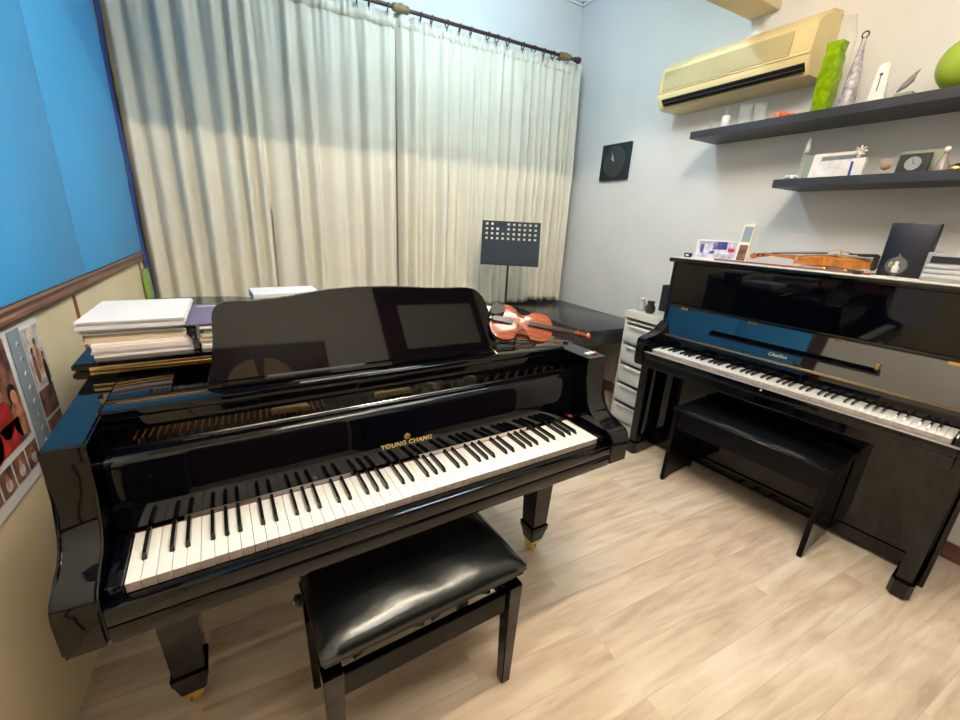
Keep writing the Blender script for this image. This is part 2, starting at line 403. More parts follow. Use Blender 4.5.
for x in xs:
    if ring0 is None:
        b = BM(); n = 24
        tube(b, [(.004 * math.sin(2 * PI * k / n * 1), .024 * math.cos(2 * PI * k / n), .024 * math.sin(2 * PI * k / n)) for k in range(n + 1)], .0042, 8, cap=False)
        tube(b, [(0, 0, -.024), (0, 0, -.045)], .0022, 6)
        r = ring0 = obj('curtain_ring', b, M['rod'])
    else: r = ring0.copy(); COL.objects.link(r)
    r.location = (x, RY, RZ - .0105); r.rotation_euler = (0, 0, random.uniform(-.25, .25))
    tag(r, 'small dark wooden ring threaded on the curtain rod', 'curtain ring', 'rings on the curtain rod')
# things in the corner by the curtain
b = BM()
g = [[b.verts.new((-.292 + .005 * math.sin(j * .8) + .004 * i, 2.345 + .05 * i / 3 + .008 * math.sin(i * 2 + j * .4), .75 + 1.75 * j / 20)) for i in range(4)] for j in range(21)]
for j in range(20):
    for i in range(3): b.faces.new((g[j][i], g[j][i + 1], g[j + 1][i + 1], g[j + 1][i]))
o = obj('cloth_strip', b, M['bluecloth'], smooth=True); tag(o, 'narrow dark blue cloth hanging between the blue wall board and the curtain', 'cloth')
md = o.modifiers.new('thick', 'SOLIDIFY'); md.thickness = .004
b = BM(); box(b, -.012, .012, -.055, .055, 0, 1.03, .008, mtx=Matrix.Rotation(-.03, 4, 'Y'))
o = obj('rolled_mat', b, M['greenbag'], loc=(-.255, 2.29, .0), auto=40); tag(o, 'narrow green mat standing upright in the corner beside the curtain', 'mat')

# ---------------------------------------------------------------- piano keyboard (shared by both pianos)
def make_white():
    b = BM(); w = 1.2270 / 52
    box(b, .0005, w - .0005, .0018, .150, -.022, -.0025, .0006, mi=1)
    box(b, .0004, w - .0004, 0, .150, -.0028, 0, .0009, mi=0)
    me = obj('white_key', b, [M['ivory'], M['keywood']], auto=35); return me
def make_black():
    b = BM()
    a = [(-.0048, .052), (.0048, .052), (.0048, .150), (-.0048, .150)]; c = [(-.0034, .062), (.0034, .062), (.0034, .150), (-.0034, .150)]
    va = [b.verts.new((x, y, -.003)) for x, y in a]; vc = [b.verts.new((x, y, .0115)) for x, y in c]
    b.faces.new(va[::-1]); b.faces.new(vc)
    for i in range(4): b.faces.new((va[i], va[(i + 1) % 4], vc[(i + 1) % 4], vc[i]))
    bmesh.ops.bevel(b, geom=b.edges[:], offset=.0011, segments=2, affect='EDGES')
    return obj('black_key', b, M['ebony'], auto=50)
WK, BK = make_white(), make_black()
first = [True, True]
def keyboard(parent, zk):
    w = 1.2270 / 52; names = 'ABCDEFG'
    for i in range(52):
        if first[0]: k = WK; k.parent = parent; first[0] = False
        else: k = copy_child(WK, parent)
        k.location = (i * w, 0, zk - random.choice([0, 0, .0003]))
        n = names[i % 7]
        if i < 51 and n in 'ACDFG':
            if first[1]: k = BK; k.parent = parent; first[1] = False
            else: k = copy_child(BK, parent)
            off = {'A': .0012, 'C': -.0015, 'D': .0015, 'F': -.002, 'G': 0}[n]
            k.location = ((i + 1) * w + off, 0, zk)

# ---------------------------------------------------------------- grand piano
GZ = .7231; GYAW = .0605
G = thing('grand_piano', 'glossy black grand piano with open keyboard beside the left wall', 'piano', (0, 0, 0), GYAW)
gp = M['piano']
OUT = [(-.094, .115), (-.108, 1.46), (-.08, 1.52), (-.02, 1.545), (.12, 1.55), (.26, 1.52), (.38, 1.455), (.48, 1.36), (.57, 1.24), (.67, 1.12), (.79, 1.03), (.93, .975), (1.07, .94), (1.19, .89), (1.28, .81), (1.33, .71), (1.345, .58), (1.345, .115)]
def inset(pl, d):
    n = len(pl); r = []
    for i in range(n):
        p0, p1, p2 = Vector(pl[i - 1]), Vector(pl[i]), Vector(pl[(i + 1) % n])
        e1 = (p1 - p0).normalized(); e2 = (p2 - p1).normalized()
        n1 = Vector((e1.y, -e1.x)); n2 = Vector((e2.y, -e2.x)); m = (n1 + n2).normalized()
        r.append(tuple(p1 + m * d / max(.4, m.dot(n1))))
    return r
INN = inset(OUT, .075); INN[0] = (-.030, .115); INN[-1] = (1.258, .115); INN[1] = (-.030, INN[1][1]); INN[-2] = (1.258, .58)
b = BM(); z0, z1 = .632, .962
lo = [b.verts.new((x, y, z0)) for x, y in OUT]; hi = [b.verts.new((x, y, z1)) for x, y in OUT]
li = [b.verts.new((x, y, z0)) for x, y in INN]; hh = [b.verts.new((x, y, z1)) for x, y in INN]
n = len(OUT)
for i in range(n - 1):
    b.faces.new((lo[i], lo[i + 1], hi[i + 1], hi[i])); b.faces.new((li[i], hh[i], hh[i + 1], li[i + 1]))
    b.faces.new((hi[i], hi[i + 1], hh[i + 1], hh[i])); b.faces.new((lo[i], li[i], li[i + 1], lo[i + 1]))
for i in (0, n - 1): b.faces.new((lo[i], hi[i], hh[i], li[i]))
bmesh.ops.bevel(b, geom=[e for e in b.edges if all(abs(v.co.z - z1) < 1e-4 for v in e.verts) and not (e.verts[0] in hi and e.verts[1] in hh) ], offset=.004, segments=3, affect='EDGES')
obj('case', b, gp, G, auto=30)
# arms with the S curved profile
arm = [(.20, .632), (.20, .961), (.135, .961), (.122, .956), (.116, .94), (.113, .90), (.110, .86), (.104, .825), (.092, .795), (.074, .772), (.052, .758), (.03, .752), (.002, .750), (-.016, .745), (-.028, .733), (-.034, .716), (-.034, .632)]
for x0, x1 in ((-.094, -.030), (1.258, 1.345)):
    b = BM(); prism_x(b, arm, x0, x1, bev=.005, seg=3); obj('arm', b, gp, G, auto=35)
b = BM(); box(b, -.029, 1.257, -.036, .20, .630, .668, .005); obj('keybed', b, gp, G, auto=35)
b = BM(); box(b, -.029, 1.257, -.034, -.006, .668, .706, .004); obj('key_slip', b, gp, G, auto=35)
for x0, x1 in ((-.029, -.0015), (1.2285, 1.257)):
    b = BM(); box(b, x0, x1, -.006, .155, .668, .728, .004); obj('key_block', b, gp, G, auto=35)
keyboard(G, GZ)
b = BM(); box(b, -.0015, 1.2285, .1495, .153, .70, .7235, .0005); obj('felt_strip', b, M['felt_r'], G)
b = BM()
prism_x(b, [(.157, .732), (.176, .732), (.186, .80), (.200, .868), (.226, .880), (.226, .888), (.220, .8905), (.185, .890), (.179, .886), (.174, .875), (.1605, .80)], -.028, 1.256, bev=.002)
FB = obj('fallboard', b, gp, G, auto=40)
b = BM(); tube(b, [(-.02, .2215, .8905), (1.245, .2215, .8905)], .003, 10); obj('hinge', b, M['steel'], FB)
ang = math.atan2(.80 - .732, .1605 - .157)
mt = Matrix.Translation((.617, .1585, .776)) @ Matrix.Rotation(ang, 4, 'X')
text_mesh('YOUNG CHANG', .0185, M['brass'], 'lettering', FB, mt, bold=.0007)
b = BM()
for rad in (.0085, .0055):
    tube(b, [(rad * math.cos(t), rad * math.sin(t), 0) for t in [2 * PI * k / 20 for k in range(21)]], .0007, 6, cap=False)
for k in range(-2, 3): tube(b, [(k * .0022, -.005, 0), (k * .0022, .005, 0)], .0006, 5)
o = obj('emblem', b, M['brass'], FB); o.matrix_local = Matrix.Translation((.617, .1595, .8005)) @ Matrix.Rotation(ang, 4, 'X')
b = BM(); box(b, 1.235, 1.245, .14, .20, .733, .739, .001)
obj('felt_pad', b, M['felt_r'], G)
# iron plate, strings, pins, dampers
pl = inset(INN, .004)
b = BM(); prism_z(b, [(x, max(y, .24)) for x, y in pl], .845, .862); obj('iron_plate', b, M['plate'], G)
s0 = None
for i in range(88):
    x = .012 + i * 1.22 / 87
    yl = 1.40 if x < .3 else max(.50, 1.30 - (x - .3) * .95)
    mkey = 'copper' if i < 30 else 'dsteel'
    b = BM(); r_ = .0018 if i < 30 else .0009
    dx = .07 if i < 30 else -.02
    tube(b, [(x, .262, .889), (x + dx * .4, .60, .889), (x + dx, yl, .887)], r_, 6); obj('string', b, M[mkey], G)
b = BM(); lathe(b, [(.0028, 0), (.0028, .022), (.0022, .026), (0, .0265)], 8); pin0 = obj('tuning_pin', b, M['dsteel'], G, loc=(.02, .262, .862))
for i in range(1, 88):
    copy_child(pin0, G, (.012 + i * 1.22 / 87, .262 + .012 * (i % 3), .862))
b = BM(); box(b, .0, 1.22, .48, .50, .892, .918, .003)
obj('damper_rail', b, M['matte'], G)
for pts in ([(.290, .285), (.385, .272), (.365, .345), (.322, .352)], [(.562, .272), (.675, .270), (.672, .284), (.566, .286)], [(.715, .330), (.722, .325), (.762, .275), (.752, .272)], [(.878, .330), (.886, .325), (.912, .275), (.903, .272)]):
    b = BM(); prism_z(b, pts, .880, .896, bev=.002); obj('plate_strut', b, M['gold'], G)
for pts in ([(.60, .300), (.70, .298), (.715, .345), (.63, .352)], [(.80, .300), (.875, .298), (.87, .345), (.81, .352)], [(.92, .30), (.98, .298), (.97, .345), (.93, .352)]):
    b = BM(); prism_z(b, pts, .886, .8935, bev=.001); obj('string_felt', b, M['felt_r'], G)
# music desk on its slide frame
b = BM()
box(b, -.028, 1.256, .236, .312, .952, .972, .004)
box(b, -.028, 1.256, .240, .258, .918, .9515, .003)
obj('desk_slide', b, gp, G, auto=35)
for x0, x1 in ((-.028, .088), (1.0, 1.256)):
    b = BM(); box(b, x0, x1, .313, .470, .952, .970, .003); obj('desk_side_shelf', b, gp, G, auto=35)
LN = .35
sil = [(.160, .975), (.175, 1.02), (.186, 1.08), (.190, 1.132), (.194, 1.147), (.205, 1.159), (.222, 1.166), (.250, 1.1675), (.278, 1.1655), (.32, 1.168), (.372, 1.173), (.42, 1.180), (.475, 1.1868), (.548, 1.1905), (.638, 1.190), (.70, 1.187), (.772, 1.1812), (.84, 1.1785), (.89, 1.1785), (.916, 1.177), (.942, 1.172), (.958, 1.162), (.974, 1.145), (.984, 1.12), (.990, 1.095), (.996, 1.04), (1.004, .985), (1.008, .975)]
def dk(x, z, t): # t = thickness offset
    yy = .300 + LN * (z - .972)
    return (x, yy + t, z)
b = BM(); prism(b, sil, lambda u, v: dk(u, v, 0), lambda u, v: dk(u, v, .014), bev=.002, seg=2)
MD = obj('music_desk', b, gp, G, auto=30)
b = BM(); prism(b, [(.19, .975), (.99, .975), (.99, .985), (.19, .985)], lambda u, v: dk(u, v, -.022), lambda u, v: dk(u, v, 0), bev=.002); obj('book_ledge', b, gp, MD)
# lid: main board and folded front flap with its long brass hinge
def clip_lid(pl, ymin):
    r = [(x, y) for x, y in pl if y > ymin]
    return [(pl[0][0], ymin)] + r + [(pl[-1][0], ymin)]
LO = inset(OUT, -.008); LO[0] = (-.118, .115); LO[-1] = (1.352, .115)
b = BM(); prism_z(b, clip_lid(LO, .502), .9635, .9815, bev=.004); LID = obj('lid', b, gp, G, auto=35)
fl = clip_lid(LO, .504); fl = [p for p in fl if p[1] < .9]
fl = [(-.118, .504), (-.118, .885), (1.17, .885), (1.26, .83), (1.325, .74), (1.352, .62), (1.352, .504)]
b = BM(); prism_z(b, fl, .9850, 1.0030, bev=.004); obj('lid_flap', b, gp, G, auto=35)
b = BM(); tube(b, [(-.085, .500, .9832), (1.33, .500, .9832)], .0035, 10); box(b, -.085, 1.33, .4985, .503, .974, .994, .0005); obj('hinge', b, M['brass'], G)
b = BM(); tube(b, [(.97, .245, .975), (.975, .30, .985)], .003, 8); obj('hinge', b, M['brass'], G)
# legs with casters
def grand_leg(x, y):
    b = BM(); taper(b, x, y, .152, .631, .076, .076, .108, .108, .003)
    taper(b, x, y, .128, .156, .086, .086, .090, .090, .003); taper(b, x, y, .072, .130, .060, .060, .082, .082, .003)
    L = obj('leg', b, gp, G)
    b = BM(); taper(b, x, y, .052, .078, .05, .05, .056, .056, .002)
    for s in (-1, 1): box(b, x + s * .016 - .002, x + s * .016 + .002, y - .012, y + .03, .018, .056, .001)
    tube(b, [(x - .013, y + .012, .024), (x + .013, y + .012, .024)], .0235, 18)
    obj('caster', b, M['brass'], L)
grand_leg(.012, .30); grand_leg(1.262, .30); grand_leg(.22, 1.28)
b = BM()
box(b, .50, .72, .30, .37, .555, .6295, .004); tube(b, [(.545, .335, .56), (.565, .335, .42), (.545, .335, .30), (.56, .335, .17)], .012); tube(b, [(.675, .335, .56), (.655, .335, .42), (.675, .335, .30), (.66, .335, .17)], .012)
box(b, .49, .73, .29, .39, .10, .175, .006); obj('pedal_lyre', b, gp, G, auto=35)
for x in (.54, .61, .68):
    b = BM(); box(b, x - .012, x + .012, .18, .30, .115, .122, .003); obj('pedal', b, M['brass'], G)

def gw(x, y): # grand local -> world
    return (x * math.cos(GYAW) - y * math.sin(GYAW), x * math.sin(GYAW) + y * math.cos(GYAW))
# ---------------------------------------------------------------- things on the grand
LZ = 1.0035
def paper_stack(x0, x1, y0, y1, z, h, cols, label, rz=0., grp='papers and books on the grand piano lid', nm='paper_stack', cat='papers', jit=.003):
    p = gw((x0 + x1) / 2, (y0 + y1) / 2)
    t = thing(nm, label, cat, (*p, z), GYAW + rz, grp)
    rn = random.Random(int(x0 * 1000) + int(z * 999)); w, d = (x1 - x0) / 2, (y1 - y0) / 2; zz = 0
    for frac, m in cols:
        k = max(1, int(h * frac / .0045)); b = BM()
        for i in range(k):
            hh = h * frac / k; jx, jy = rn.uniform(-jit, jit), rn.uniform(-jit, jit)
            box(b, -w + jx, w + jx, -d + jy, d + jy, zz, zz + hh, 0); zz += hh
        obj('sheets', b, M[m], t)
    return t
paper_stack(-.085, .132, .545, .850, LZ, .034, [(1, 'paper3')], 'thick white score book at the bottom of the stack by the left wall', .02, nm='score_book', cat='book')
paper_stack(-.095, .120, .560, .850, LZ + .0345, .036, [(.5, 'paper2'), (.5, 'grey_paper')], 'cream edged book of music in the middle of the stack by the left wall', -.02, nm='music_book', cat='book', jit=.006)
paper_stack(-.100, .128, .555, .858, LZ + .071, .022, [(1, 'paper')], 'loose white sheets lying on top of the stack by the left wall', -.03)
paper_stack(.150, .380, .545, .850, LZ, .026, [(.6, 'paper3'), (.4, 'paper2')], 'white and cream papers under the purple magazine, lowest in their stack', .01)
paper_stack(.158, .385, .550, .850, LZ + .0265, .034, [(.3, 'paper2'), (.4, 'grey_paper'), (.3, 'paper3')], 'grey and cream books stacked under the purple magazine', -.03, nm='music_book', cat='book', jit=.007)
p = gw(.135, .60)
t = thing('binder_clip', 'black binder clips gripping the papers between the two stacks', 'clip', (*gw(.139, .552), LZ), GYAW)
b = BM(); prism_x(b, [(-.012, .002), (.012, .002), (.004, .03), (-.004, .03)], -.006, .008, bev=.001); prism_x(b, [(-.012, .036), (.012, .036), (.014, .058), (-.014, .058)], -.010, .006, bev=.001); tube(b, [(0, -.01, .03), (-.004, -.02, .036), (0, -.01, .045)], .003); obj('clip_body', b, M['blackcard'], t)
# magazine
t = thing('magazine', 'dark purple magazine with white title on top of the right paper stack', 'magazine', (*gw(.262, .70), LZ + .067), GYAW + .05, rot=(math.radians(0), math.radians(-1.), GYAW - .06))
b = BM(); box(b, -.145, .125, -.15, .15, .0, .003, .0005); obj('pages', b, M['paper'], t)
b = BM(); box(b, -.145, .125, -.15, .15, .0032, .0042, .0003); prism_x(b, [(-.15, 0), (-.148, .004), (-.15, .004)], -.145, .125); obj('cover', b, M['purple'], t)
b = BM()
rn = random.Random(4); x = -.125
while x < -.04:
    w = rn.uniform(.006, .013); hgt = rn.uniform(.010, .02)
    tube(b, [(x, .105, .0046), (x + w * .3, .105 + hgt, .0046), (x + w * .6, .107, .0046), (x + w, .108 + hgt * .5, .0046)], .0013, 5); x += w
obj('title', b, M['paper'], t)
# white box further back, small black case
t = thing('paper_box', 'small white box with a black slot behind the music desk', 'box', (*gw(.455, 1.16), .982), GYAW + .03)
b = BM(); box(b, -.125, .125, -.08, .08, 0, .045, .003); obj('box_base', b, M['paper'], t)
b = BM(); box(b, -.13, .13, -.085, .085, .062, .082, .003); box(b, -.13, .13, .07, .085, .045, .062, .003); box(b, -.13, -.02, -.082, .0, .045, .062, .001); obj('box_top', b, M['paper'], t)
b = BM(); box(b, -.018, .12, -.078, -.01, .045, .0615, .001); obj('slot', b, M['blackcard'], t)
paper_stack(.23, .315, .92, 1.06, .982, .055, [(.6, 'paper3'), (.4, 'paper')], 'short pile of white papers beside the white box', .1)
b = BM(); box(b, -.07, .07, -.05, .05, 0, .085, .005); o = obj('flat_case', b, M['blackcard'], loc=(*gw(1.04, .96), .982), rot=(0, 0, GYAW), auto=35); tag(o, 'small flat black case behind the top edge of the music desk', 'case')
b = BM(); box(b, -.10, .10, -.12, .12, 0, .04, .004); o = obj('folded_cloth', b, mat('pale_blue_cloth', (.62, .70, .80), .8, bump=.2), loc=(*gw(1.09, .70), LZ), rot=(0, 0, GYAW + .2), auto=35); tag(o, 'pale blue folded cloth behind the red brown violin', 'cloth')
b = BM(); box(b, -.016, .016, -.007, .007, 0, .006, .001, mi=0); box(b, .0165, .032, -.007, .007, 0, .006, .001, mi=1)
o = obj('eraser', b, [M['tag'], M['red']], loc=(*gw(1.298, .155), .9625), rot=(0, 0, GYAW)); tag(o, 'small white and red eraser on the right corner of the grand piano', 'eraser')

# ---------------------------------------------------------------- violins
def violin(nm, label, varn, mtx, sc, grp=None, extras=True):
    """local: x from tail button (0) to scroll (.59), y across, z up out of the belly"""
    t = bpy.data.objects.new(nm, None); COL.objects.link(t); tag(t, label, 'violin', grp); t.empty_display_size = .1
    t.matrix_world = mtx @ Matrix.Scale(sc, 4)
    keys = [(0, .0), (.004, .035), (.018, .070), (.045, .094), (.08, .103), (.115, .098), (.135, .088), (.143, .083), (.150, .066), (.175, .056), (.20, .055), (.222, .064), (.230, .078), (.238, .079), (.262, .083), (.29, .083), (.318, .076), (.340, .056), (.352, .03), (.355, .0)]
    outl = [(x, y) for x, y in keys] + [(x, -y) for x, y in keys[-2:0:-1]]
    def plate(z0, z1, arch, ov, m, name):
        b = BM(); n = len(outl); cx = .17
        rings = []
        for k, (s, zz) in enumerate(((1. + ov, z0), (1. + ov, z1), (.93, z1 + arch * .15), (.75, z1 + arch * .6), (.45, z1 + arch * .92), (.15, z1 + arch))):
            rings.append([b.verts.new((cx + (x - cx) * (s if k > 1 else 1 + ov * .4), y * s, zz)) for x, y in outl])
        for a, c in zip(rings, rings[1:]):
            for i in range(n): b.faces.new((a[i], a[(i + 1) % n], c[(i + 1) % n], c[i]))
        b.faces.new(rings[-1]); b.faces.new(rings[0][::-1])
        return obj(name, b, m, t, auto=50)
    plate(.030, .0335, .014, .04, varn, 'belly')
    # back arches downward
    o = plate(-.0, .0035, .012, .04, varn, 'back'); o.scale = (1, 1, -1); o.location = (0, 0, 0)
    b = BM(); prism_z(b, outl, .0, .030); obj('ribs', b, varn, t, auto=40)
    b = BM(); prism_y(b, [(.335, .018), (.345, .0), (.37, .016), (.46, .022), (.48, .022), (.48, .036), (.335, .036)], -.011, .011, bev=.003); obj('neck', b, varn, t, auto=40)
    b = BM(); prism_y(b, [(.215, .053), (.48, .036), (.48, .040), (.215, .060)], -.014, .014, bev=.002); obj('fingerboard', b, M['satin'], t, auto=40)
    b = BM(); prism_y(b, [(.478, .022), (.478, .038), (.50, .040), (.55, .034), (.575, .016), (.56, .006), (.54, .014), (.50, .018)], -.010, .010, bev=.003)
    lathe(b, [(0, -.017), (.011, -.016), (.011, -.011), (.0165, -.010), (.0165, .010), (.011, .011), (.011, .016), (0, .017)], 18, mtx=Matrix.Translation((.574, 0, .016)) @ Matrix.Rotation(PI / 2, 4, 'X')); obj('scroll', b, varn, t, auto=40)
    for i, x in enumerate((.497, .510, .525, .540)):
        s = 1 if i % 2 else -1; b = BM(); tube(b, [(x, -s * .012, .028), (x, s * .028, .028)], .003, 8); lathe(b, [(0, 0), (.008, .002), (.009, .010), (.004, .016), (0, .017)], 10, sx=.5, mtx=Matrix.Translation((x, s * .027, .028)) @ Matrix.Rotation(-s * PI / 2, 4, 'X')); obj('peg', b, M['satin'], t)
    b = BM(); prism(b, [(-.020, .046), (.020, .046), (.018, .062), (.010, .070), (0, .073), (-.010, .070), (-.018, .062)], lambda u, v: (.158, u, v), lambda u, v: (.162, u, v)); obj('bridge', b, mat('maple_bridge', (.72, .5, .25), .5), t)
    b = BM(); prism_z(b, [(.015, -.014), (.015, .014), (.115, .020), (.125, .012), (.125, -.012), (.115, -.020)], .055, .061, bev=.002); box(b, .0, .02, -.006, .006, .036, .058, .002); obj('tailpiece', b, M['satin'], t)
    b = BM(); prism_z(b, [(.0, .02), (-.004, .05), (.006, .085), (.04, .095), (.075, .08), (.075, .04), (.03, .018)], .056, .066, bev=.004); box(b, -.004, .012, .035, .065, -.01, .058, .002); obj('chin_rest', b, M['matte'], t, auto=40)
    for yy in (-.0105, -.0035, .0035, .0105):
        b = BM(); tube(b, [(.115, yy * .9, .062), (.160, yy * 1.25, .0735), (.48, yy * .6, .041), (.505, yy * .3, .030)], .0007, 5); obj('string', b, M['steel'], t)
    for s in (-1, 1):
        b = BM(); tube(b, [(.128, s * .060, .0425), (.136, s * .064, .042), (.145, s * .057, .0437), (.165, s * .047, .0455), (.182, s * .038, .0465), (.190, s * .030, .0473), (.196, s * .036, .0466)], [.004, .002, .002, .003, .002, .002, .004], 6); obj('f_hole', b, M['blackcard'], t)
    return t
# red brown violin resting on the grand, belly tilted to the player
Sx, Ex = Vector((1.322, .188, 1.012)), Vector((.998, .352, 1.058))
def gwv(v): x, y = gw(v.x, v.y); return Vector((x, y, v.z))
Sx, Ex = gwv(Sx), gwv(Ex)
ax = (Sx - Ex).normalized(); L = (Sx - Ex).length
nrm = Vector((-.18, -.75, .62)); nrm = (nrm - ax * nrm.dot(ax)).normalized(); yax = nrm.cross(ax)
mt = Matrix(((ax.x, yax.x, nrm.x, Ex.x), (ax.y, yax.y, nrm.y, Ex.y), (ax.z, yax.z, nrm.z, Ex.z), (0, 0, 0, 1)))
VS = L / .585
violin('violin', 'red brown violin tilted on its side on the right end of the grand piano', M['redvarn'], mt, VS, 'violins')
t = thing('shoulder_rest', 'black shoulder rest under the red brown violin on the grand piano', 'shoulder rest', (*gw(1.08, .375), .972), GYAW - .4)
b = BM(); tube(b, [(-.05, 0, .016), (0, .006, .012), (.05, 0, .016)], .006); obj('bar', b, M['satin'], t)
for s in (-1, 1):
    b = BM(); tube(b, [(s * .045, 0, .0), (s * .045, 0, .03)], .004); obj('foot', b, M['satin'], t)
t = thing('violin_bow', 'dark violin bow lying across the right end of the grand piano', 'bow', (*gw(1.16, .34), .978), GYAW - .62)
b = BM(); tube(b, [(-.14, 0, 0), (.17, 0, .004)], .0035, 8); obj('stick', b, M['brownwood'], t)
b = BM(); tube(b, [(-.14, 0, -.002), (.16, .008, -.002)], .0016, 6); obj('hair', b, M['paper'], t)
b = BM(); box(b, .135, .155, -.005, .01, -.005, .008, .001); obj('frog', b, M['satin'], t)

# ---------------------------------------------------------------- grand bench
B = thing('piano_bench', 'black adjustable piano bench with padded leather seat at the grand piano', 'bench', (*gw(.588, .04), 0), GYAW)
bx0, bx1, by0, by1 = -.285, .272, -.165, .165
def cushion(x0, x1, y0, y1, z0, z1, crown, tuft=False):
    b = BM(); n, m_ = 28, 18; top = []
    for j in range(m_ + 1):
        row = []
        for i in range(n + 1):
            u, v = i / n * 2 - 1, j / m_ * 2 - 1
            h = (1 - abs(u) ** 5) ** .5 * (1 - abs(v) ** 4) ** .5 if abs(u) < 1 and abs(v) < 1 else 0
            cr = crown * (1 - .5 * u * u) * (1 - .8 * v * v)
            wob = .0025 * math.sin(u * 9 + v * 4) * h
            uu = u * (1 - .0 * h); row.append(b.verts.new((x0 + (x1 - x0) * (uu + 1) / 2, y0 + (y1 - y0) * (v + 1) / 2, z0 + (z1 - z0) * (.45 + .55 * h) + (cr + wob) * h)))
        top.append(row)
    for j in range(m_):
        for i in range(n): b.faces.new((top[j][i], top[j][i + 1], top[j + 1][i + 1], top[j + 1][i]))
    per = [top[0][i] for i in range(n + 1)] + [top[j][n] for j in range(1, m_ + 1)] + [top[m_][i] for i in range(n - 1, -1, -1)] + [top[j][0] for j in range(m_ - 1, 0, -1)]
    base = [b.verts.new((v.co.x, v.co.y, z0)) for v in per]; k = len(per)
    for i in range(k): b.faces.new((per[i], base[i], base[(i + 1) % k], per[(i + 1) % k]))
    b.faces.new(base)
    return b
b = cushion(bx0, bx1, by0, by1, .455, .490, .020); obj('seat', b, M['dkleather'], B, auto=60)
b = BM(); box(b, bx0 + .004, bx1 - .004, by0 + .004, by1 - .004, .437, .4548, .004); obj('seat_board', b, M['matte'], B)
for s in (-1, 1):
    b = BM(); yy = s * .135
    box(b, bx0 + .035, bx1 - .035, yy - .011, yy + .011, .305, .375, .003); obj('long_rail', b, M['piano_d'], B)
    b = BM(); xx = s * .255 - .0065
    box(b, xx - .011, xx + .011, -.13, .13, .305, .375, .003); obj('side_rail', b, M['piano_d'], B)
for sx in (-1, 1):
    for sy in (-1, 1):
        b = BM(); taper(b, sx * .255 - .0065, sy * .135, 0, .398, .032, .032, .047, .047, .003); obj('leg', b, M['piano'], B)
for yy in (-.09, .09): # scissor lift
    b = BM()
    for s in (-1, 1):
        for d, e in ((-.02, .19), (.19, -.02)):
            tube(b, [(s * (.03 + d * .9), yy, .34), (s * (.03 + e * .9), yy, .434)], .007, 8)
    obj('lift_arm', b, M['satin'], B)
b = BM(); tube(b, [(bx0 - .004, .07, .420), (bx1 + .004, .07, .420)], .005, 8); obj('lift_rod', b, M['steel'], B)
for s, x in ((-1, bx0), (1, bx1)):
    b = BM(); lathe(b, [(0, 0), (.013, 0), (.017, .005), (.017, .016), (.012, .020), (0, .020)], 20, mtx=Matrix.Translation((x + s * .002, .07, .420)) @ Matrix.Rotation(s * PI / 2, 4, 'Y')); k = obj('knob', b, M['satin'], B)
    b = BM(); lathe(b, [(0, .0202), (.009, .0202), (.007, .024), (0, .025)], 16, mtx=Matrix.Translation((x + s * .002, .07, .420)) @ Matrix.Rotation(s * PI / 2, 4, 'Y')); obj('knob_cap', b, M['brass'], k)

# ---------------------------------------------------------------- upright piano
UO = (2.3012, .7665, 0); UR = -PI / 2 + .110; UZ = .727
U = thing('upright_piano', 'glossy black upright piano against the right wall with open keyboard', 'piano', UO, UR)
for x0, x1 in ((-.088, -.060), (1.287, 1.315)):
    b = BM(); box(b, x0, x1, .195, .565, .001, 1.222, .004); obj('case_side', b, gp, U, auto=35)
b = BM(); box(b, -.06, 1.287, .54, .56, .02, 1.222); obj('case_back', b, M['matte'], U)
b = BM(); box(b, -.098, 1.325, .158, .568, 1.222, 1.246, .006); obj('lid', b, gp, U, auto=35)
b = BM(); box(b, -.06, 1.287, .182, .200, .985, 1.2215, .003); obj('upper_panel', b, gp, U)
b = BM(); box(b, -.06, 1.287, .172, .192, .968, .984, .005); obj('fallboard_edge', b, gp, U, auto=35)
b = BM(); prism_x(b, [(.158, .800), (.172, .800), (.209, .955), (.209, .967), (.196, .967)], -.058, 1.285, bev=.002); UF = obj('fallboard', b, M['lacq'], U, auto=35)
for x in (.042, .415, .782, 1.145):
    b = BM(); box(b, x - .022, x + .022, .1850, .1925, .9535, .970, .0015); obj('hinge', b, M['brass'], UF)
b = BM(); prism_x(b, [(.148, .852), (.176, .858), (.180, .876), (.174, .878), (.146, .862)], .225, .95, bev=.002); obj('music_ledge', b, gp, UF, auto=35)
b = BM(); box(b, .930, .944, .168, .178, .872, .900, .002); obj('ledge_stop', b, M['brass'], UF)
ang2 = math.atan2(.967 - .8, .196 - .158)
text_mesh('Challen', .024, M['goldink'], 'lettering', UF, Matrix.Translation((.570, .1617, .824)) @ Matrix.Rotation(ang2, 4, 'X'), shear=.35, bold=.0005)
b = BM(); prism_x(b, [(.153, .735), (.166, .735), (.178, .795), (.166, .80), (.155, .77)], -.058, 1.285, bev=.002); obj('name_board', b, gp, U)
b = BM(); tube(b, [(-.05, .160, .797), (1.28, .160, .797)], .0035, 8); box(b, -.05, 1.28, .152, .160, .790, .794, .0005); obj('hinge_strip', b, mat('dull_brass', (.30, .23, .12), .45, .8), U)
b = BM(); box(b, -.0015, 1.2285, .1495, .1525, .70, .7265, .0005); obj('felt_strip', b, M['felt_r'], U)
keyboard(U, UZ)
uarm = [(.195, .62), (.195, .86), (.185, .868), (.17, .865), (.15, .835), (.12, .812), (.06, .795), (-.01, .789), (-.03, .780), (-.038, .764), (-.038, .655), (-.026, .62)]
for x0, x1 in ((-.088, -.030), (1.257, 1.315)):
    b = BM(); prism_x(b, uarm, x0, x1, bev=.004, seg=2); obj('arm', b, gp, U, auto=35)
for x0, x1 in ((-.0295, -.0015), (1.2285, 1.2565)):
    b = BM(); box(b, x0, x1, -.012, .152, .67, .738, .004); obj('key_block', b, gp, U, auto=35)
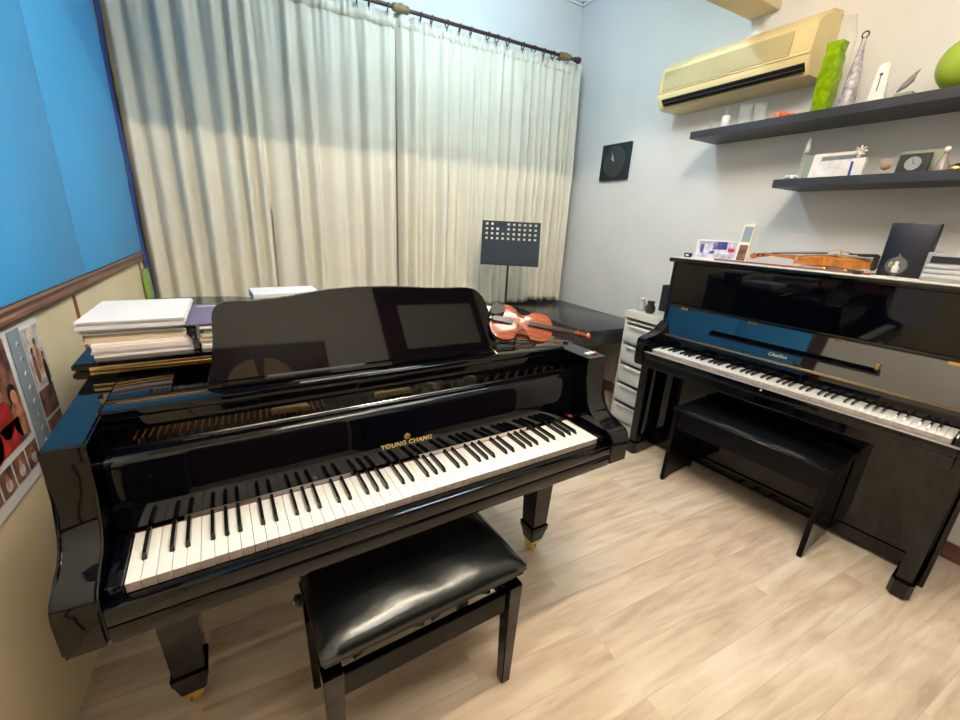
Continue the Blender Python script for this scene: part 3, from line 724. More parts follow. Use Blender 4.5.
b = BM(); box(b, -.0295, 1.2565, -.030, .195, .62, .670, .004); obj('keybed', b, gp, U)
b = BM(); box(b, -.0295, 1.2565, -.030, -.006, .670, .705, .004); KS = obj('key_slip', b, gp, U, auto=35)
b = BM(); box(b, -.028, 1.255, -.0312, -.010, .7055, .7085, .001); obj('slip_trim', b, M['silver'], KS)
b = BM(); lathe(b, [(0, 0), (.006, .0), (.006, .004), (0, .0045)], 12, mtx=Matrix.Translation((.61, -.030, .695)) @ Matrix.Rotation(PI / 2, 4, 'X')); obj('lock', b, M['steel'], KS)
b = BM(); box(b, -.06, 1.287, .262, .280, .09, .6195, .003); obj('lower_panel', b, M['piano'], U)
b = BM(); box(b, -.06, 1.287, .254, .285, .03, .089, .004); obj('bottom_rail', b, M['piano'], U)
for x in (-.049, 1.263):
    b = BM(); taper(b, x, .068, .080, .6195, .050, .048, .056, .062, .004); obj('leg', b, gp, U)
    b = BM(); prism_z(b, [(x - .036, .050), (x - .022, .030), (x + .022, .030), (x + .036, .050), (x + .036, .50), (x - .036, .50)] if x < 0 else [(x - .036, .050), (x - .022, .030), (x + .022, .030), (x + .036, .050), (x + .036, .194), (x - .036, .194)], .003, .080, bev=.004); obj('toe_block', b, gp, U)
for x in (.54, .62, .70):
    b = BM(); box(b, x - .012, x + .012, .215, .262, .045, .052, .003); obj('pedal', b, M['brass'], U)
b = BM(); tube(b, [(1.305, .10, .562), (1.285, .10, .562), (1.285, .10, .585)], .004, 8); obj('hook', b, M['steel'], U)
def uw(x, y):
    c_, s_ = math.cos(UR), math.sin(UR); return (UO[0] + x * c_ - y * s_, UO[1] + x * s_ + y * c_)
# bench of the upright
Q = thing('piano_bench', 'black panel legged bench with padded top under the upright piano', 'bench', (*uw(.598, .090), 0), UR)
for s in (-1, 1):
    b = BM(); prism(b, [(-.152, .0), (-.146, .435), (.146, .435), (.152, .0), (.13, .0), (.09, .02), (-.09, .02), (-.13, .0)], lambda u, v: (s * .350 - .011, u, v), lambda u, v: (s * .350 + .011, u, v), bev=.002); obj('side_panel', b, M['piano_d'], Q)
b = BM(); box(b, -.338, .338, -.138, -.124, .34, .434, .002); obj('apron', b, M['piano_d'], Q)
b = BM(); box(b, -.338, .338, .124, .138, .34, .434, .002); obj('apron', b, M['piano_d'], Q)
b = BM(); box(b, -.368, .368, -.155, .155, .4352, .450, .003); obj('seat_board', b, M['piano_d'], Q)
b = cushion(-.366, .366, -.153, .153, .4502, .476, .006); obj('seat', b, M['vinyl'], Q, auto=60)
b = BM(); tube(b, [(-.364, -.155, .456), (.364, -.155, .456)], .0035, 8); obj('piping', b, M['dkleather'], Q)

# ---------------------------------------------------------------- things on the upright
UT = 1.2465
def uobj(name, bm, m, x, y, z, rz=0., label='', cat='', grp=None, rx=0., auto=None, smooth=False, ry=0.):
    o = obj(name, bm, m, loc=(*uw(x, y), z), rot=(rx, ry, UR + rz), auto=auto, smooth=smooth)
    return tag(o, label, cat, grp)
b = BM(); n = 90
rows = []
for k, (yy, zz) in enumerate(((-.150, .0), (-.1505, .0035), (.0, .0042), (.14, .0042), (.1405, 0))):
    rows.append([b.verts.new((-.70 + 1.40 * i / n, yy, zz)) for i in range(n + 1)])
for a, c in zip(rows, rows[1:]):
    for i in range(n): b.faces.new((a[i], a[i + 1], c[i + 1], c[i]))
b.faces.new([v for v in rows[0]] + [v for v in rows[-1][::-1]])
uobj('cloth_runner', b, mat('white_lace_cloth', (.82, .80, .78), .85, bump=.3, bscale=200), .613, .318, UT, 0, 'long thin white cloth runner covering the upright piano top', 'cloth', auto=40)
TZ = UT + .0044
def standing_card(name, x, y, z, w, h, lean, rz, label, cat, front, frame=None, th=.004):
    t = thing(name, label, cat, (*uw(x, y), z), UR + rz)
    t.rotation_euler = (lean * -1, 0, UR + rz)
    b = BM(); box(b, -w / 2, w / 2, 0, th, 0, h, .0008); obj('board', b, frame or M['paper'], t)
    for (x0, x1, z0, z1, m) in front:
        b = BM(); box(b, x0, x1, -.0008, -.0001, z0, z1); obj('print', b, M[m], t)
    return t
t = standing_card('greeting_card', .075, .325, TZ, .235, .105, .12, .05, 'white and purple picture card standing at the far end of the upright piano', 'card',
    [(-.105, .105, .006, .098, 'photo_purple'), (-.02, .055, .055, .098, 'bluep'), (-.09, -.07, .03, .08, 'bluep'), (.065, .10, .045, .065, 'red'), (-.11, -.0, .080, .098, 'paper'), (.0, .10, .01, .03, 'palegreen'), (-.035, -.005, .03, .045, 'purple')])
t = standing_card('photo_bookmark', .235, .285, TZ, .058, .195, .10, -.1, 'tall narrow black and white photo card standing beside the violin scroll', 'photo card',
    [(-.022, .024, .105, .185, 'bluegrey'), (-.022, .024, .008, .09, 'photo_dark')], frame=mat('cream_card', (.80, .76, .62), .7), th=.02)
b = BM(); box(b, -.020, .020, -.012, .012, 0, .024, .004, mi=0); box(b, -.009, .009, -.0135, -.012, .006, .018, .001, mi=1)
uobj('small_clock', b, [M['blackcard'], M['paper']], -.045, .26, TZ, .1, 'tiny black clock with white face at the far end of the upright piano', 'clock', auto=35)
t = thing('violin_bow', 'reddish violin bow lying along the front of the upright piano top', 'bow', (*uw(.47, .215), TZ + .006), UR + .045)
b = BM(); tube(b, [(-.33, 0, 0), (.33, 0, 0)], .0045, 8); obj('stick', b, M['brownwood'], t)
b = BM(); box(b, .27, .30, -.006, .012, -.0055, .009, .002); obj('frog', b, M['satin'], t)
b = BM(); tube(b, [(-.32, .009, -.002), (.28, .009, -.002)], .002, 6); obj('hair', b, M['paper'], t)
# second violin lying flat, scroll toward the far end
p0 = uw(.783, .375); A = Vector((math.cos(UR + PI), math.sin(UR + PI), .0))
rotv = Matrix.Translation((*p0, TZ + .030)) @ Matrix.Rotation(UR + PI + .02, 4, 'Z') @ Matrix.Rotation(math.radians(1.0), 4, 'Y') @ Matrix.Rotation(math.radians(-4), 4, 'X')
violin('violin', 'orange brown violin lying flat on top of the upright piano', M['spruce'], rotv, .90, 'violins')
t = thing('shoulder_rest', 'black shoulder rest flattened under the orange brown violin', 'shoulder rest', (*uw(.67, .365), TZ), UR)
b = BM(); tube(b, [(-.06, -.07, .009), (0, -.075, .006), (.09, -.07, .009)], .006); obj('bar', b, M['satin'], t)
for x in (-.05, .03):
    b = BM(); lathe(b, [(0, 0), (.008, 0), (.008, .014), (0, .014)], 12, mtx=Matrix.Translation((x, -.085, 0))); obj('foot', b, M['brass'], t)
# black speaker panel, glass globe, stereo
t = thing('loudspeaker', 'black box loudspeaker standing on the upright piano behind the glass ornament', 'speaker', (*uw(.868, .40), TZ), UR)
b = BM(); box(b, -.078, .074, -.055, -.012, 0, .222, .004); obj('speaker_box', b, M['navy'], t, auto=35)
b = BM(); box(b, -.072, .068, -.0585, -.0552, .006, .216, .002); obj('speaker_grille', b, M['navy'], t, auto=35)
t = thing('glass_ornament', 'round cut glass ornament on a foot in front of the black loudspeaker', 'ornament', (*uw(.865, .262), TZ), UR)
b = BM(); lathe(b, [(0, 0), (.018, 0), (.018, .004), (.008, .010), (.008, .014)], 20); obj('foot', b, M['glass'], t)
b = BM(); lathe(b, [(.004, .014)] + [(.036 * math.sin(a), .050 - .036 * math.cos(a)) for a in [.25 + k * .29 for k in range(10)]] + [(.004, .088), (.003, .098), (0, .100)], 12); obj('globe', b, M['glass'], t, auto=10)
b = BM(); lathe(b, [(0, .02), (.010, .022), (.012, .04), (.005, .055), (.007, .062), (0, .068)], 12); obj('figure', b, M['wax'], t)
b = BM(); lathe(b, [(0, .04), (.008, .045), (.006, .06), (0, .066)], 10, mtx=Matrix.Translation((-.018, 0, 0))); obj('leaf', b, M['greenbag'], t)
t = thing('stereo_unit', 'silver stereo unit at the near end of the upright piano top', 'stereo', (*uw(1.08, .36), TZ), UR)
b = BM(); box(b, -.134, .145, -.10, .12, 0, .112, .005); obj('body', b, M['silver'], t, auto=35)
b = BM(); box(b, -.120, .13, -.1035, -.1002, .072, .098, .001); obj('display', b, M['navy'], t)
for z0 in (.052, .033, .014):
    b = BM(); box(b, -.128, .138, -.1045, -.1002, z0, z0 + .014, .002); obj('trim_strip', b, mat('pale_silver', (.62, .63, .66), .3, .4), t, auto=35)
for x in (.02, .035, .05):
    b = BM(); lathe(b, [(0, 0), (.004, 0), (.004, .003), (0, .003)], 10, mtx=Matrix.Translation((x, -.1045, .059)) @ Matrix.Rotation(PI / 2, 4, 'X')); obj('button', b, M['steel'], t)
b = BM(); lathe(b, [(0, 0), (.012, .0), (.013, .012), (.006, .02), (.008, .028), (0, .036)], 14, mi=0)
uobj('figurine', b, M['beadred'], 1.03, .33, TZ + .1125, 0, 'tiny pinkish figurine standing on the silver stereo', 'figurine')

# ---------------------------------------------------------------- drawer tower
D = thing('drawer_tower', 'white plastic drawer tower between the black desk and the upright piano', 'drawers', (2.81, 1.115, 0), 0)
b = BM()
box(b, -.20, .18, -.165, -.150, .0, .80, .003); box(b, -.20, .18, .150, .165, .0, .80, .003); box(b, .165, .18, -.15, .15, .0, .80, .002)
for k in range(6): box(b, -.195, .165, -.15, .15, k * .15 + .01, k * .15 + .022, .001)
obj('frame', b, M['white_pl'], D, auto=35)
b = BM(); prism(b, [(-.178, .795), (.178, .795), (.175, .838), (.165, .845), (-.165, .845), (-.175, .838)], lambda u, v: (-.212, u, v), lambda u, v: (.185, u, v), bev=.003); obj('top', b, M['white_pl'], D, auto=35)
for k in range(5):
    z0 = k * .15 + .026
    b = BM(); box(b, -.210, -.196, -.147, .147, z0, z0 + .118, .005); dr = obj('drawer', b, M['white_dr'], D, auto=35)
    b = BM(); box(b, -.224, -.2105, -.10, .10, z0 + .098, z0 + .110, .003); obj('handle', b, M['grey_paper'], dr, auto=35)
DT = .8455
b = BM(); lathe(b, [(0, 0), (.026, 0), (.027, .01), (.027, .055), (.016, .068), (.016, .072), (0, .072)], 20, mi=0); lathe(b, [(0, .0722), (.019, .0722), (.019, .092), (0, .092)], 20, mi=1)
o = obj('plastic_bottle', b, [mat('frosted_bottle', (.75, .76, .74), .3, trans=.5), M['white_pl']], loc=(2.69, 1.225, DT)); tag(o, 'small frosted bottle with white cap on the drawer tower', 'bottle')
b = BM(); lathe(b, [(0, 0), (.026, 0), (.034, .018), (.034, .04), (.022, .062), (.026, .078), (.028, .082), (.022, .082), (.019, .064), (0, .05)], 24)
o = obj('dark_jar', b, M['jar'], loc=(2.675, 1.135, DT)); tag(o, 'dark glazed jar on the drawer tower', 'jar')
t = thing('desk_speaker', 'tall dark grey speaker at the back of the drawer tower', 'speaker', (2.865, 1.14, DT), .0)
b = BM(); box(b, -.04, .06, -.05, .05, 0, .185, .006); obj('speaker_box', b, M['standm'], t, auto=35)
b = BM(); box(b, -.0445, -.0402, -.044, .044, .006, .179, .002); obj('speaker_grille', b, M['navy'], t)
b = BM(); prism_y(b, [(-.03, 0), (.03, 0), (.034, .05), (.02, .055), (.018, .11), (.03, .12), (.028, .135), (-.006, .135), (-.004, .06), (-.03, .05)], -.018, .018, bev=.004)
o = obj('white_stand', b, M['white_pl'], loc=(2.80, 1.045, DT), auto=35); tag(o, 'white plastic stand beside the upright piano on the drawer tower', 'stand')

# ---------------------------------------------------------------- desk
K = thing('desk', 'black corner desk under the right curtain', 'desk', (2.66, 1.96, 0), 0)
b = BM(); box(b, -.33, .325, -.60, .645, .645, .680, .003); obj('desktop', b, M['desk'], K, auto=35)
b = BM(); box(b, -.325, -.295, -.595, .64, .001, .6445, .002); obj('side_panel', b, M['desk'], K)
b = BM(); box(b, -.2945, .323, -.590, -.572, .565, .6445, .002); obj('apron', b, M['desk'], K)
b = BM(); box(b, -.325, .324, .60, .62, .30, .6445, .002) if False else box(b, -.2945, .323, .610, .630, .30, .6445, .002); obj('back_panel', b, M['desk'], K)
b = BM(); box(b, -.2945, -.250, -.595, -.56, .001, .5645, .002); obj('leg', b, M['desk'], K)

# ---------------------------------------------------------------- music stand
T = thing('music_stand', 'blue grey perforated music stand in front of the curtains', 'music stand', (2.045, 2.02, 0), 0)
b = BM(); tube(b, [(0, 0, .09), (0, 0, .70)], .0125, 14); tube(b, [(0, 0, .70), (0, -.0, 1.16)], .009, 14); obj('pole', b, M['satin'], T)
for a in (.5, 2.6, 4.7):
    b = BM(); tube(b, [(0, 0, .20), (math.cos(a) * .14, math.sin(a) * .14, .09), (math.cos(a) * .25, math.sin(a) * .25, .010)], .008, 10); obj('leg', b, M['satin'], T)
cols, rws = 10, 4
t_ = Matrix.Translation((.0, -.014, 1.242)) @ Matrix.Rotation(-.52, 4, 'Z') @ Matrix.Rotation(-.24, 4, 'X')
b = BM(); W2, H2 = .222, .165
xsx = [-W2]; 
for i in range(cols):
    c0 = -W2 + .035 + i * (2 * W2 - .07) / (cols - 1); xsx += [c0 - .0095, c0 + .0095]
xsx.append(W2)
zs = [-H2, .02]
for j in range(rws):
    c0 = .034 + j * .036; zs += [c0 - .0085, c0 + .0085]
zs.append(H2); zs.sort()
gr = {}
def gv(i, j, y): 
    if (i, j, y) not in gr: gr[(i, j, y)] = b.verts.new((xsx[i], y, zs[j]))
    return gr[(i, j, y)]
closed = {(2, 3), (3, 3), (3, 2), (2, 2)} - {(2, 2)}
def hole(i, j): 
    if i % 2 == 0 or j < 2 or j % 2 == 1 or j >= len(zs) - 1 or i >= len(xsx) - 1: return False
    ci, rj = (i - 1) // 2, (j - 2) // 2
    return rj < rws and (ci, rj) not in closed
for i in range(len(xsx) - 1):
    for j in range(len(zs) - 1):
        if hole(i, j):
            for (a, c_, d_, e_) in ((i, j, i + 1, j), (i + 1, j, i + 1, j + 1), (i + 1, j + 1, i, j + 1), (i, j + 1, i, j)):
                b.faces.new((gv(a, c_, 0), gv(d_, e_, 0), gv(d_, e_, .002), gv(a, c_, .002)))
            continue
        b.faces.new((gv(i, j, 0), gv(i + 1, j, 0), gv(i + 1, j + 1, 0), gv(i, j + 1, 0))); b.faces.new((gv(i, j, .002), gv(i, j + 1, .002), gv(i + 1, j + 1, .002), gv(i + 1, j, .002)))
box(b, -W2, W2, -.045, 0, -H2 - .004, -H2 + .002, .001)
for s in (-1, 1): box(b, s * W2 - .0015, s * W2 + .0015, -.006, .002, -H2, H2, 0)
o = obj('desk_plate', b, M['standm'], T); o.matrix_local = t_
b = BM(); lathe(b, [(0, -.02), (.016, -.018), (.016, .018), (0, .02)], 14, mtx=Matrix.Translation((0, .0, 1.14))); obj('joint', b, M['satin'], T)

# ---------------------------------------------------------------- air conditioner
A = thing('air_conditioner', 'yellowed white wall air conditioner above the shelves', 'air conditioner', (3.0, 1.0, 2.16), 0)
y0, y1 = -.432, .475
ap = [(-.002, .0), (-.150, .0), (-.175, .006), (-.205, .055), (-.212, .085), (-.208, .10), (-.200, .225), (-.190, .245), (-.09, .305), (-.002, .315)]
b = BM(); prism(b, ap, lambda u, v: (u, y0, v), lambda u, v: (u, y1, v), bev=.006, seg=3); obj('casing', b, M['ac'], A, auto=40)
b = BM(); prism(b, [(-.2135, .108), (-.2055, .215), (-.198, .215), (-.205, .105)], lambda u, v: (u, -.33, v), lambda u, v: (u, .445, v)); 
for k in range(9):
    z = .115 + k * .0115; xx = -.2135 + (z - .108) * .075
    box(b, xx - .0015, xx + .004, -.33, .445, z, z + .004, .0005)
obj('grille', b, M['ac_g'], A)
b = BM(); prism(b, [(-.2165, .095), (-.216, .101), (-.206, .104), (-.206, .092)], lambda u, v: (u, -.43, v), lambda u, v: (u, .47, v)); obj('front_seam', b, M['ac'], A)
b = BM(); prism(b, [(-.163, .006), (-.206, .0545), (-.197, .062), (-.150, .014)], lambda u, v: (u - .006, -.415, v - .002), lambda u, v: (u - .006, .435, v - .002)); obj('outlet', b, M['dark'], A)
for zz, xx in ((.018, -.186), (.034, -.203)):
    b = BM(); prism(b, [(xx - .012, zz - .006), (xx - .010, zz - .003), (xx + .006, zz + .004), (xx + .004, zz)], lambda u, v: (u, -.41, v), lambda u, v: (u, .42, v)); obj('louvre', b, M['shelf'], A)
b = BM(); box(b, -.2095, -.2045, -.415, -.345, .115, .20, .002); obj('control_panel', b, M['ac'], A)
b = BM(); tube(b, [(-.02, -.425, .29), (-.02, -.50, .27), (-.005, -.515, .18), (-.005, -.52, .02)], .002, 6); obj('cable', b, M['white_pl'], A)

# ---------------------------------------------------------------- wall clock
t = thing('wall_clock', 'square black wall clock with round dark dial beside the curtain', 'clock', (2.999, 1.985, 1.905), 0)
b = BM(); box(b, -.022, 0, -.155, .155, -.135, .140, .004); obj('clock_case', b, M['standm'], t, auto=35)
b = BM(); lathe(b, [(.118, 0), (.118, .003), (0, .003)], 48, mtx=Matrix.Translation((-.022, 0, .005)) @ Matrix.Rotation(-PI / 2, 4, 'Y')); obj('dial', b, mat('dark_dial', (.03, .036, .04), .35), t, auto=30)
b = BM(); tube(b, [(-.0265, .112 * math.cos(a), .005 + .112 * math.sin(a)) for a in [2 * PI * k / 40 for k in range(41)]], .002, 6, cap=False)
for k in range(12):
    a = 2 * PI * k / 12; tube(b, [(-.0265, .098 * math.cos(a), .005 + .098 * math.sin(a)), (-.0265, .108 * math.cos(a), .005 + .108 * math.sin(a))], .0015, 5)
obj('ring', b, M['dsteel'], t)
b = BM(); tube(b, [(-.028, 0, .005), (-.028, .04, .085)], .003, 6); obj('minute_hand', b, M['steel'], t)
b = BM(); tube(b, [(-.028, 0, .005), (-.028, .045, .045)], .004, 6); obj('hour_hand', b, M['steel'], t)

# ---------------------------------------------------------------- shelves
b = BM(); box(b, 2.735, 2.9995, -.62, 1.122, 1.936, 1.976, .0015); o = obj('wall_shelf', b, M['shelf']); tag(o, 'long upper charcoal wall shelf under the air conditioner', 'shelf', 'charcoal wall shelves')
b = BM(); box(b, 2.735, 2.9995, -.62, .562, 1.635, 1.675, .0015); o = obj('wall_shelf', b, M['shelf']); tag(o, 'shorter lower charcoal wall shelf above the upright piano', 'shelf', 'charcoal wall shelves')
Z1, Z2 = 1.9763, 1.6753
def at(o, x, y, z, rz=0.): o.location = (x, y, z); o.rotation_euler = (0, 0, rz); return o
# upper shelf
t = thing('glass_angel', 'small clear glass angel at the far end of the upper shelf', 'figurine', (2.84, 1.075, Z1))
b = BM(); lathe(b, [(0, 0), (.026, 0), (.022, .01), (.006, .045), (.009, .06), (0, .07)], 14); obj('body', b, M['glass'], t)
b = BM(); tube(b, [(0, -.03, .05), (0, 0, .035), (0, .03, .05)], [.002, .006, .002], 8); obj('wings', b, M['glass'], t)
t = thing('candle_holder', 'white candle in clear glass on the upper shelf', 'candle', (2.85, .985, Z1))
b = BM(); lathe(b, [(0, 0), (.022, 0), (.022, .075), (.018, .080), (0, .078)], 20); obj('candle', b, M['wax'], t)
b = BM(); tube(b, [(0, 0, .078), (0, .008, .10), (0, .0, .125), (0, .012, .145)], [.004, .010, .006, .002], 10); obj('glass_flame', b, M['glass'], t)
for i, (y, h) in enumerate(((.872, .12), (.79, .11))):
    b = BM(); lathe(b, [(0, 0), (.030, 0), (.034, h), (.0315, h), (.028, .006), (0, .006)], 24)
    at(tag(obj('glass_tumbler', b, M['glass']), ['clear glass tumbler on the upper shelf beside the white candle', 'clear glass tumbler on the upper shelf nearer the orange flower'][i], 'glass', 'tumblers on the upper shelf'), 2.85, y, Z1)
b = BM(); rn = random.Random(2)
for k in range(26):
    a = rn.uniform(0, 2 * PI); r = rn.uniform(.004, .055); h = .014 + .024 * (1 - r / .055)
    lathe(b, [(0, -.008), (.013, -.001), (.014, .004), (0, .010)], 8, mtx=Matrix.Translation((r * math.cos(a) * .7, r * math.sin(a) * 1.35, h)) @ Matrix.Rotation(rn.uniform(-.7, .7), 4, 'X') @ Matrix.Rotation(rn.uniform(-.7, .7), 4, 'Y'))
lathe(b, [(0, 0), (.02, 0), (.02, .012), (0, .014)], 12)
at(tag(obj('orange_flower', b, M['orange']), 'orange flower head lying on the upper shelf', 'flower'), 2.84, .665, Z1)
t = thing('green_vase', 'tall square lime green glass vase on the upper shelf', 'vase', (2.845, .482, Z1), .0)
b = BM(); N = 14
prev = None
for k in range(N + 1):
    z = .305 * k / N; w = .034 + .0025 * math.sin(k * 1.9) - .004 * math.cos(k * .5); d_ = .030 + .002 * math.cos(k * 2.3)
    q = [b.verts.new((sx * d_, sy * w, z)) for sx, sy in ((-1, -1), (1, -1), (1, 1), (-1, 1))]
    if prev:
        for i in range(4): b.faces.new((prev[i], prev[(i + 1) % 4], q[(i + 1) % 4], q[i]))
    else: b.faces.new(q[::-1])
    prev = q
qi = [b.verts.new((v.co.x * .8, v.co.y * .82, .305)) for v in prev]; qb = [b.verts.new((v.co.x * .8, v.co.y * .82, .02)) for v in prev]
for i in range(4): b.faces.new((prev[i], prev[(i + 1) % 4], qi[(i + 1) % 4], qi[i])); b.faces.new((qi[i], qi[(i + 1) % 4], qb[(i + 1) % 4], qb[i]))
b.faces.new(qb)
obj('vase_body', b, M['greenglass'], t, auto=40)
t = thing('bottle_ornament', 'tall slender speckled purple glass bottle with ring stopper', 'bottle', (2.845, .378, Z1))
b = BM(); lathe(b, [(0, 0), (.030, 0), (.033, .01), (.031, .06), (.027, .12), (.021, .18), (.013, .235), (.0085, .28), (.010, .292), (0, .292)], 20); obj('bottle_body', b, M['purpleglass'], t)
b = BM(); tube(b, [(0, .013 * math.cos(a), .307 + .013 * math.sin(a)) for a in [2 * PI * k / 20 for k in range(21)]], .003, 8, cap=False); obj('stopper', b, M['dark'], t)
t = thing('white_award', 'white tapering award with small blue stone on the upper shelf', 'award', (2.85, .268, Z1))
b = BM(); taper(b, 0, 0, .018, .17, .03, .062, .022, .038, .006); obj('award_body', b, M['wax'], t, auto=35)
b = BM(); taper(b, 0, 0, 0, .0178, .05, .09, .044, .08, .003); obj('award_base', b, M['glass'], t)
b = BM(); lathe(b, [(0, 0), (.006, 0), (.006, .003), (0, .004)], 12, mtx=Matrix.Translation((-.0115, 0, .125)) @ Matrix.Rotation(-PI / 2, 4, 'Y')); tube(b, [(-.014, 0, .12), (-.016, 0, .06)], .0018, 6); obj('stone', b, M['bluep'], t)
t = thing('glass_bird', 'clear grey glass bird on a block on the upper shelf', 'figurine', (2.85, .168, Z1))
b = BM(); box(b, -.016, .016, -.032, .032, 0, .035, .004); obj('block', b, M['palegreen'], t)
b = BM(); tube(b, [(0, .03, .042), (0, .01, .062), (0, -.008, .082), (0, -.016, .10), (0, -.03, .118)], [.003, .012, .013, .007, .001], 10); obj('bird', b, mat('grey_glass', (.5, .5, .52), .1, trans=.6), t)
b = BM(); lathe(b, [(0, -.102)] + [(.102 * math.sin(a), -.102 * math.cos(a)) for a in [PI * k / 24 for k in range(1, 24)]] + [(0, .102)], 48)
o = obj('green_ball', b, M['limeball'], loc=(2.86, -.012, Z1 + .1022)); tag(o, 'large lime green glass ball at the near end of the upper shelf', 'ball')
# lower shelf
t = thing('shell_ornament', 'small pinkish shell ornament at the far end of the lower shelf', 'ornament', (2.83, .530, Z2))
b = BM()
for k in range(7):
    a = 2 * PI * k / 7; tube(b, [(0, 0, .014), (.012 * math.cos(a), .022 * math.sin(a), .02), (.02 * math.cos(a), .038 * math.sin(a), .006 + .01 * (k % 2))], [.010, .008, .004], 8)
obj('shell', b, M['paper3'], t)
t = thing('glass_obelisk', 'thin clear glass obelisk with white tip on the lower shelf', 'ornament', (2.86, .500, Z2))
b = BM(); taper(b, 0, 0, 0, .135, .034, .034, .020, .020, .002); obj('shaft', b, M['glass'], t)
b = BM(); lathe(b, [(0, .1352), (.013, .1352), (.010, .17), (.005, .20), (0, .203)], 12); obj('tip', b, M['wax'], t)
def frame(name, x, y, w, h, lean, m, label, cat, pics, th=.012, z=Z2):
    t = thing(name.replace('photo_frame', 'framed_photo'), label, cat, (x, y, z)); t.rotation_euler = (0, lean, 0)
    b = BM(); box(b, 0, th, -w / 2, w / 2, 0, h, .002); obj('frame', b, m, t)
    for y0_, y1_, z0_, z1_, mm in pics:
        b = BM(); box(b, -.0012, -.0002, y0_, y1_, z0_, z1_); obj('picture', b, mm, t)
    b = BM(); box(b, th, th + .045, -.012, .012, 0.0, .004); obj('strut', b, m, t)
    return t
frame('photo_frame', 2.835, .445, .085, .115, .10, M['palegreen'], 'pale green glass frame standing behind the white photo frame', 'photo frame', [(-.02, .02, .03, .09, M['palegreen'])])
frame('photo_frame', 2.79, .335, .195, .115, .15, M['white_pl'], 'white framed pale photo on the lower shelf', 'photo frame', [(-.08, .08, .014, .100, mat('pale_lilac_photo', (.60, .58, .66), .4, col2=(.78, .76, .80), nscale=30)), (-.08, .06, .080, .100, M['bluegrey'])])
t = thing('white_trophy', 'white and silver trophy with blue stripe in front of the photo frame', 'trophy', (2.772, .232, Z2))
b = BM(); box(b, -.012, .012, -.035, .02, 0, .075, .003); obj('card', b, M['paper'], t)
b = BM(); box(b, -.0135, -.0125, .008, .018, 0.002, .062); obj('stripe', b, M['bluep'], t)
b = BM()
for a in range(8): tube(b, [(0, .0, .105), (.004, .026 * math.cos(a * PI / 4), .105 + .024 * math.sin(a * PI / 4))], [.006, .003], 8)
tube(b, [(0, 0, .075), (0, 0, .105)], .006, 8); obj('star', b, M['white_pl'], t)
t = thing('amber_glass', 'small amber glass ball holder on the lower shelf', 'glass', (2.83, .145, Z2))
b = BM(); lathe(b, [(0, 0), (.022, 0), (.012, .01), (.024, .03), (.027, .05), (.022, .07), (.02, .07), (.024, .05), (.02, .03), (0, .02)], 20); obj('bowl', b, M['glass'], t)
b = BM(); lathe(b, [(0, .022), (.016, .03), (.019, .043), (.014, .056), (0, .060)], 16); obj('ball', b, M['amber'], t)
t = frame('small_desk_clock', 2.81, .048, .105, .082, .10, M['blackcard'], 'black desk clock with round silver dial on the lower shelf', 'clock', [])
b = BM(); lathe(b, [(.027, 0), (.027, .003), (0, .003)], 32, mtx=Matrix.Translation((0, 0, .042)) @ Matrix.Rotation(-PI / 2, 4, 'Y')); obj('dial', b, M['silver'], t, auto=30)
b = BM(); tube(b, [(-.004, 0, .042), (-.004, .002, .062)], .001, 5); tube(b, [(-.004, 0, .042), (-.004, -.012, .038)], .001, 5); obj('hands', b, M['blackcard'], t)
frame('photo_frame', 2.855, .04, .15, .10, .08, M['palegreen'], 'pale glass frame behind the black desk clock', 'photo frame', [(-.05, .05, .02, .08, M['palegreen'])])
t = thing('perfume_bottle', 'clear pinkish perfume bottle with white stopper at the near end of the lower shelf', 'bottle', (2.82, -.045, Z2))
b = BM(); lathe(b, [(0, 0), (.030, 0), (.030, .012), (.010, .055), (.008, .075), (0, .075)], 18); obj('flask', b, mat('pinkish_glass', (.85, .68, .68), .08, trans=.7), t)
b = BM(); lathe(b, [(0, .0752), (.008, .078), (.011, .088), (.008, .098), (0, .10)], 14); obj('stopper', b, M['wax'], t)
b = BM(); lathe(b, [(0, 0), (.026, 0), (.03, .008), (.018, .02), (.010, .026), (0, .03)], 20)
at(tag(obj('brass_dish', b, M['brass']), 'small low brass dish at the picture edge of the lower shelf', 'dish'), 2.79, -.098, Z2)

# ---------------------------------------------------------------- photo poster on the left wall
P = thing('photo_poster', 'white photo collage poster with a blue grey band on the left wall', 'poster', (XL + .0005, .35, .680))
def pbox(y0, y1, z0, z1, m, nm, d=.0085):
    b = BM(); box(b, d - .0006, d, y0 - .35, y1 - .35, z0 - .675, z1 - .675); obj(nm, b, M[m] if isinstance(m, str) else m, P)
b = BM(); box(b, 0, .006, -.55, .46, 0, .391, .001); obj('board', b, M['paper'], P)
pbox(.10, .598, .795, 1.052, 'photo_dark', 'photo'); pbox(.30, .56, .796, .86, 'photo_red', 'photo', .0092); 
def pblob(y, z, ry, rz, m, nm, d=.0098):
    b = BM(); pts = [(y - .35 + ry * math.cos(a), z - .675 + rz * math.sin(a)) for a in [2 * PI * k / 20 for k in range(20)]]
    prism(b, pts, lambda u, v: (d - .0006, u, v), lambda u, v: (d, u, v)); obj(nm, b, M[m], P)
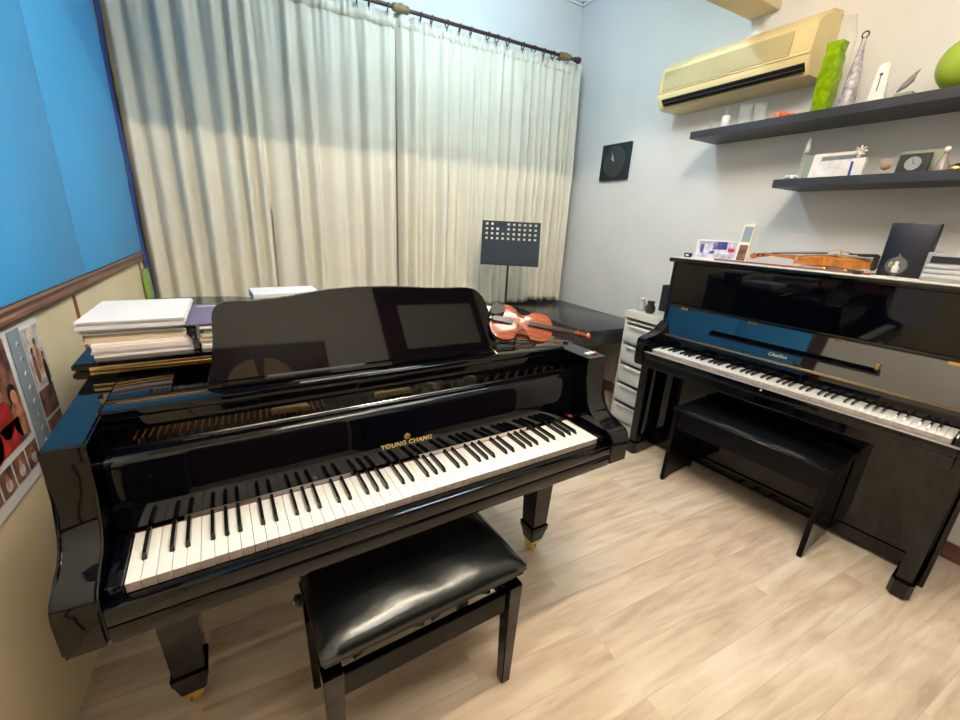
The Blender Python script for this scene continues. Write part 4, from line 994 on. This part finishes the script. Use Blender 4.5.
for (yy, zz, k, cl) in ((.565, .905, 1.0, 'skin'), (.500, .935, 1.1, 'photo_red'), (.425, .905, 1.15, 'red')):
    pblob(yy, zz - .055 * k, .034 * k, .045 * k, cl, 'figure', .0092); pblob(yy, zz + .012, .021 * k, .026 * k, 'blackcard', 'hair', .0096); pblob(yy + .002, zz + .002, .015 * k, .020 * k, 'skin', 'face', .0102)
b = BM(); prism(b, [(.625, 1.058), (.690, 1.058), (.690, .700), (.615, .700)], lambda u, v: (.0079, u - .35, v - .675), lambda u, v: (.0085, u - .35, v - .675)); obj('band', b, M['bluegrey'], P)
b = BM()
for k in range(8):
    z = 1.015 - k * .040
    tube(b, [(.0088, .652 - .35, z - .675), (.0088, .660 - .35, z + .010 - .675), (.0088, .668 - .35, z - .675)], .0016, 5)
obj('band_marks', b, M['paper'], P)
pbox(.700, .800, .880, 1.045, 'photo_lite', 'photo')
for (yy, zz, cl) in ((.725, .975, 'photo_dark'), (.752, .995, 'skin'), (.780, .950, 'blackcard')):
    pblob(yy, zz - .045, .011, .042, cl, 'figure', .0092); pblob(yy, zz + .006, .007, .010, 'blackcard', 'hair', .0096); pblob(yy, zz + .001, .005, .008, 'skin', 'face', .0102)
pbox(.700, .795, .790, .868, 'photo_dark', 'photo'); pbox(.700, .795, .705, .780, 'photo_dark', 'photo')
for y in (.545, .475, .405, .335, .265): pbox(y, y + .060, .712, .775, 'photo_dark', 'photo'); pblob(y + .03, .735, .014, .016, 'photo_lite', 'figure', .0092); pblob(y + .03, .755, .007, .009, 'skin', 'face', .0096)

# ---------------------------------------------------------------- world and view
w = bpy.data.worlds.new('world'); S.world = w; w.use_nodes = True
w.node_tree.nodes['Background'].inputs['Color'].default_value = (.8, .9, 1, 1); w.node_tree.nodes['Background'].inputs['Strength'].default_value = .02
S.view_settings.view_transform = 'Standard'; S.view_settings.look = 'None'; S.view_settings.gamma = 1; S.view_settings.use_curve_mapping = False
S.view_settings.exposure = 2.2
S.cycles.max_bounces = 8; S.cycles.diffuse_bounces = 4; S.cycles.glossy_bounces = 4; S.cycles.transmission_bounces = 8
S.cycles.caustics_reflective = False; S.cycles.caustics_refractive = False
S.cycles.sample_clamp_indirect = 6
S.cycles.use_denoising = True
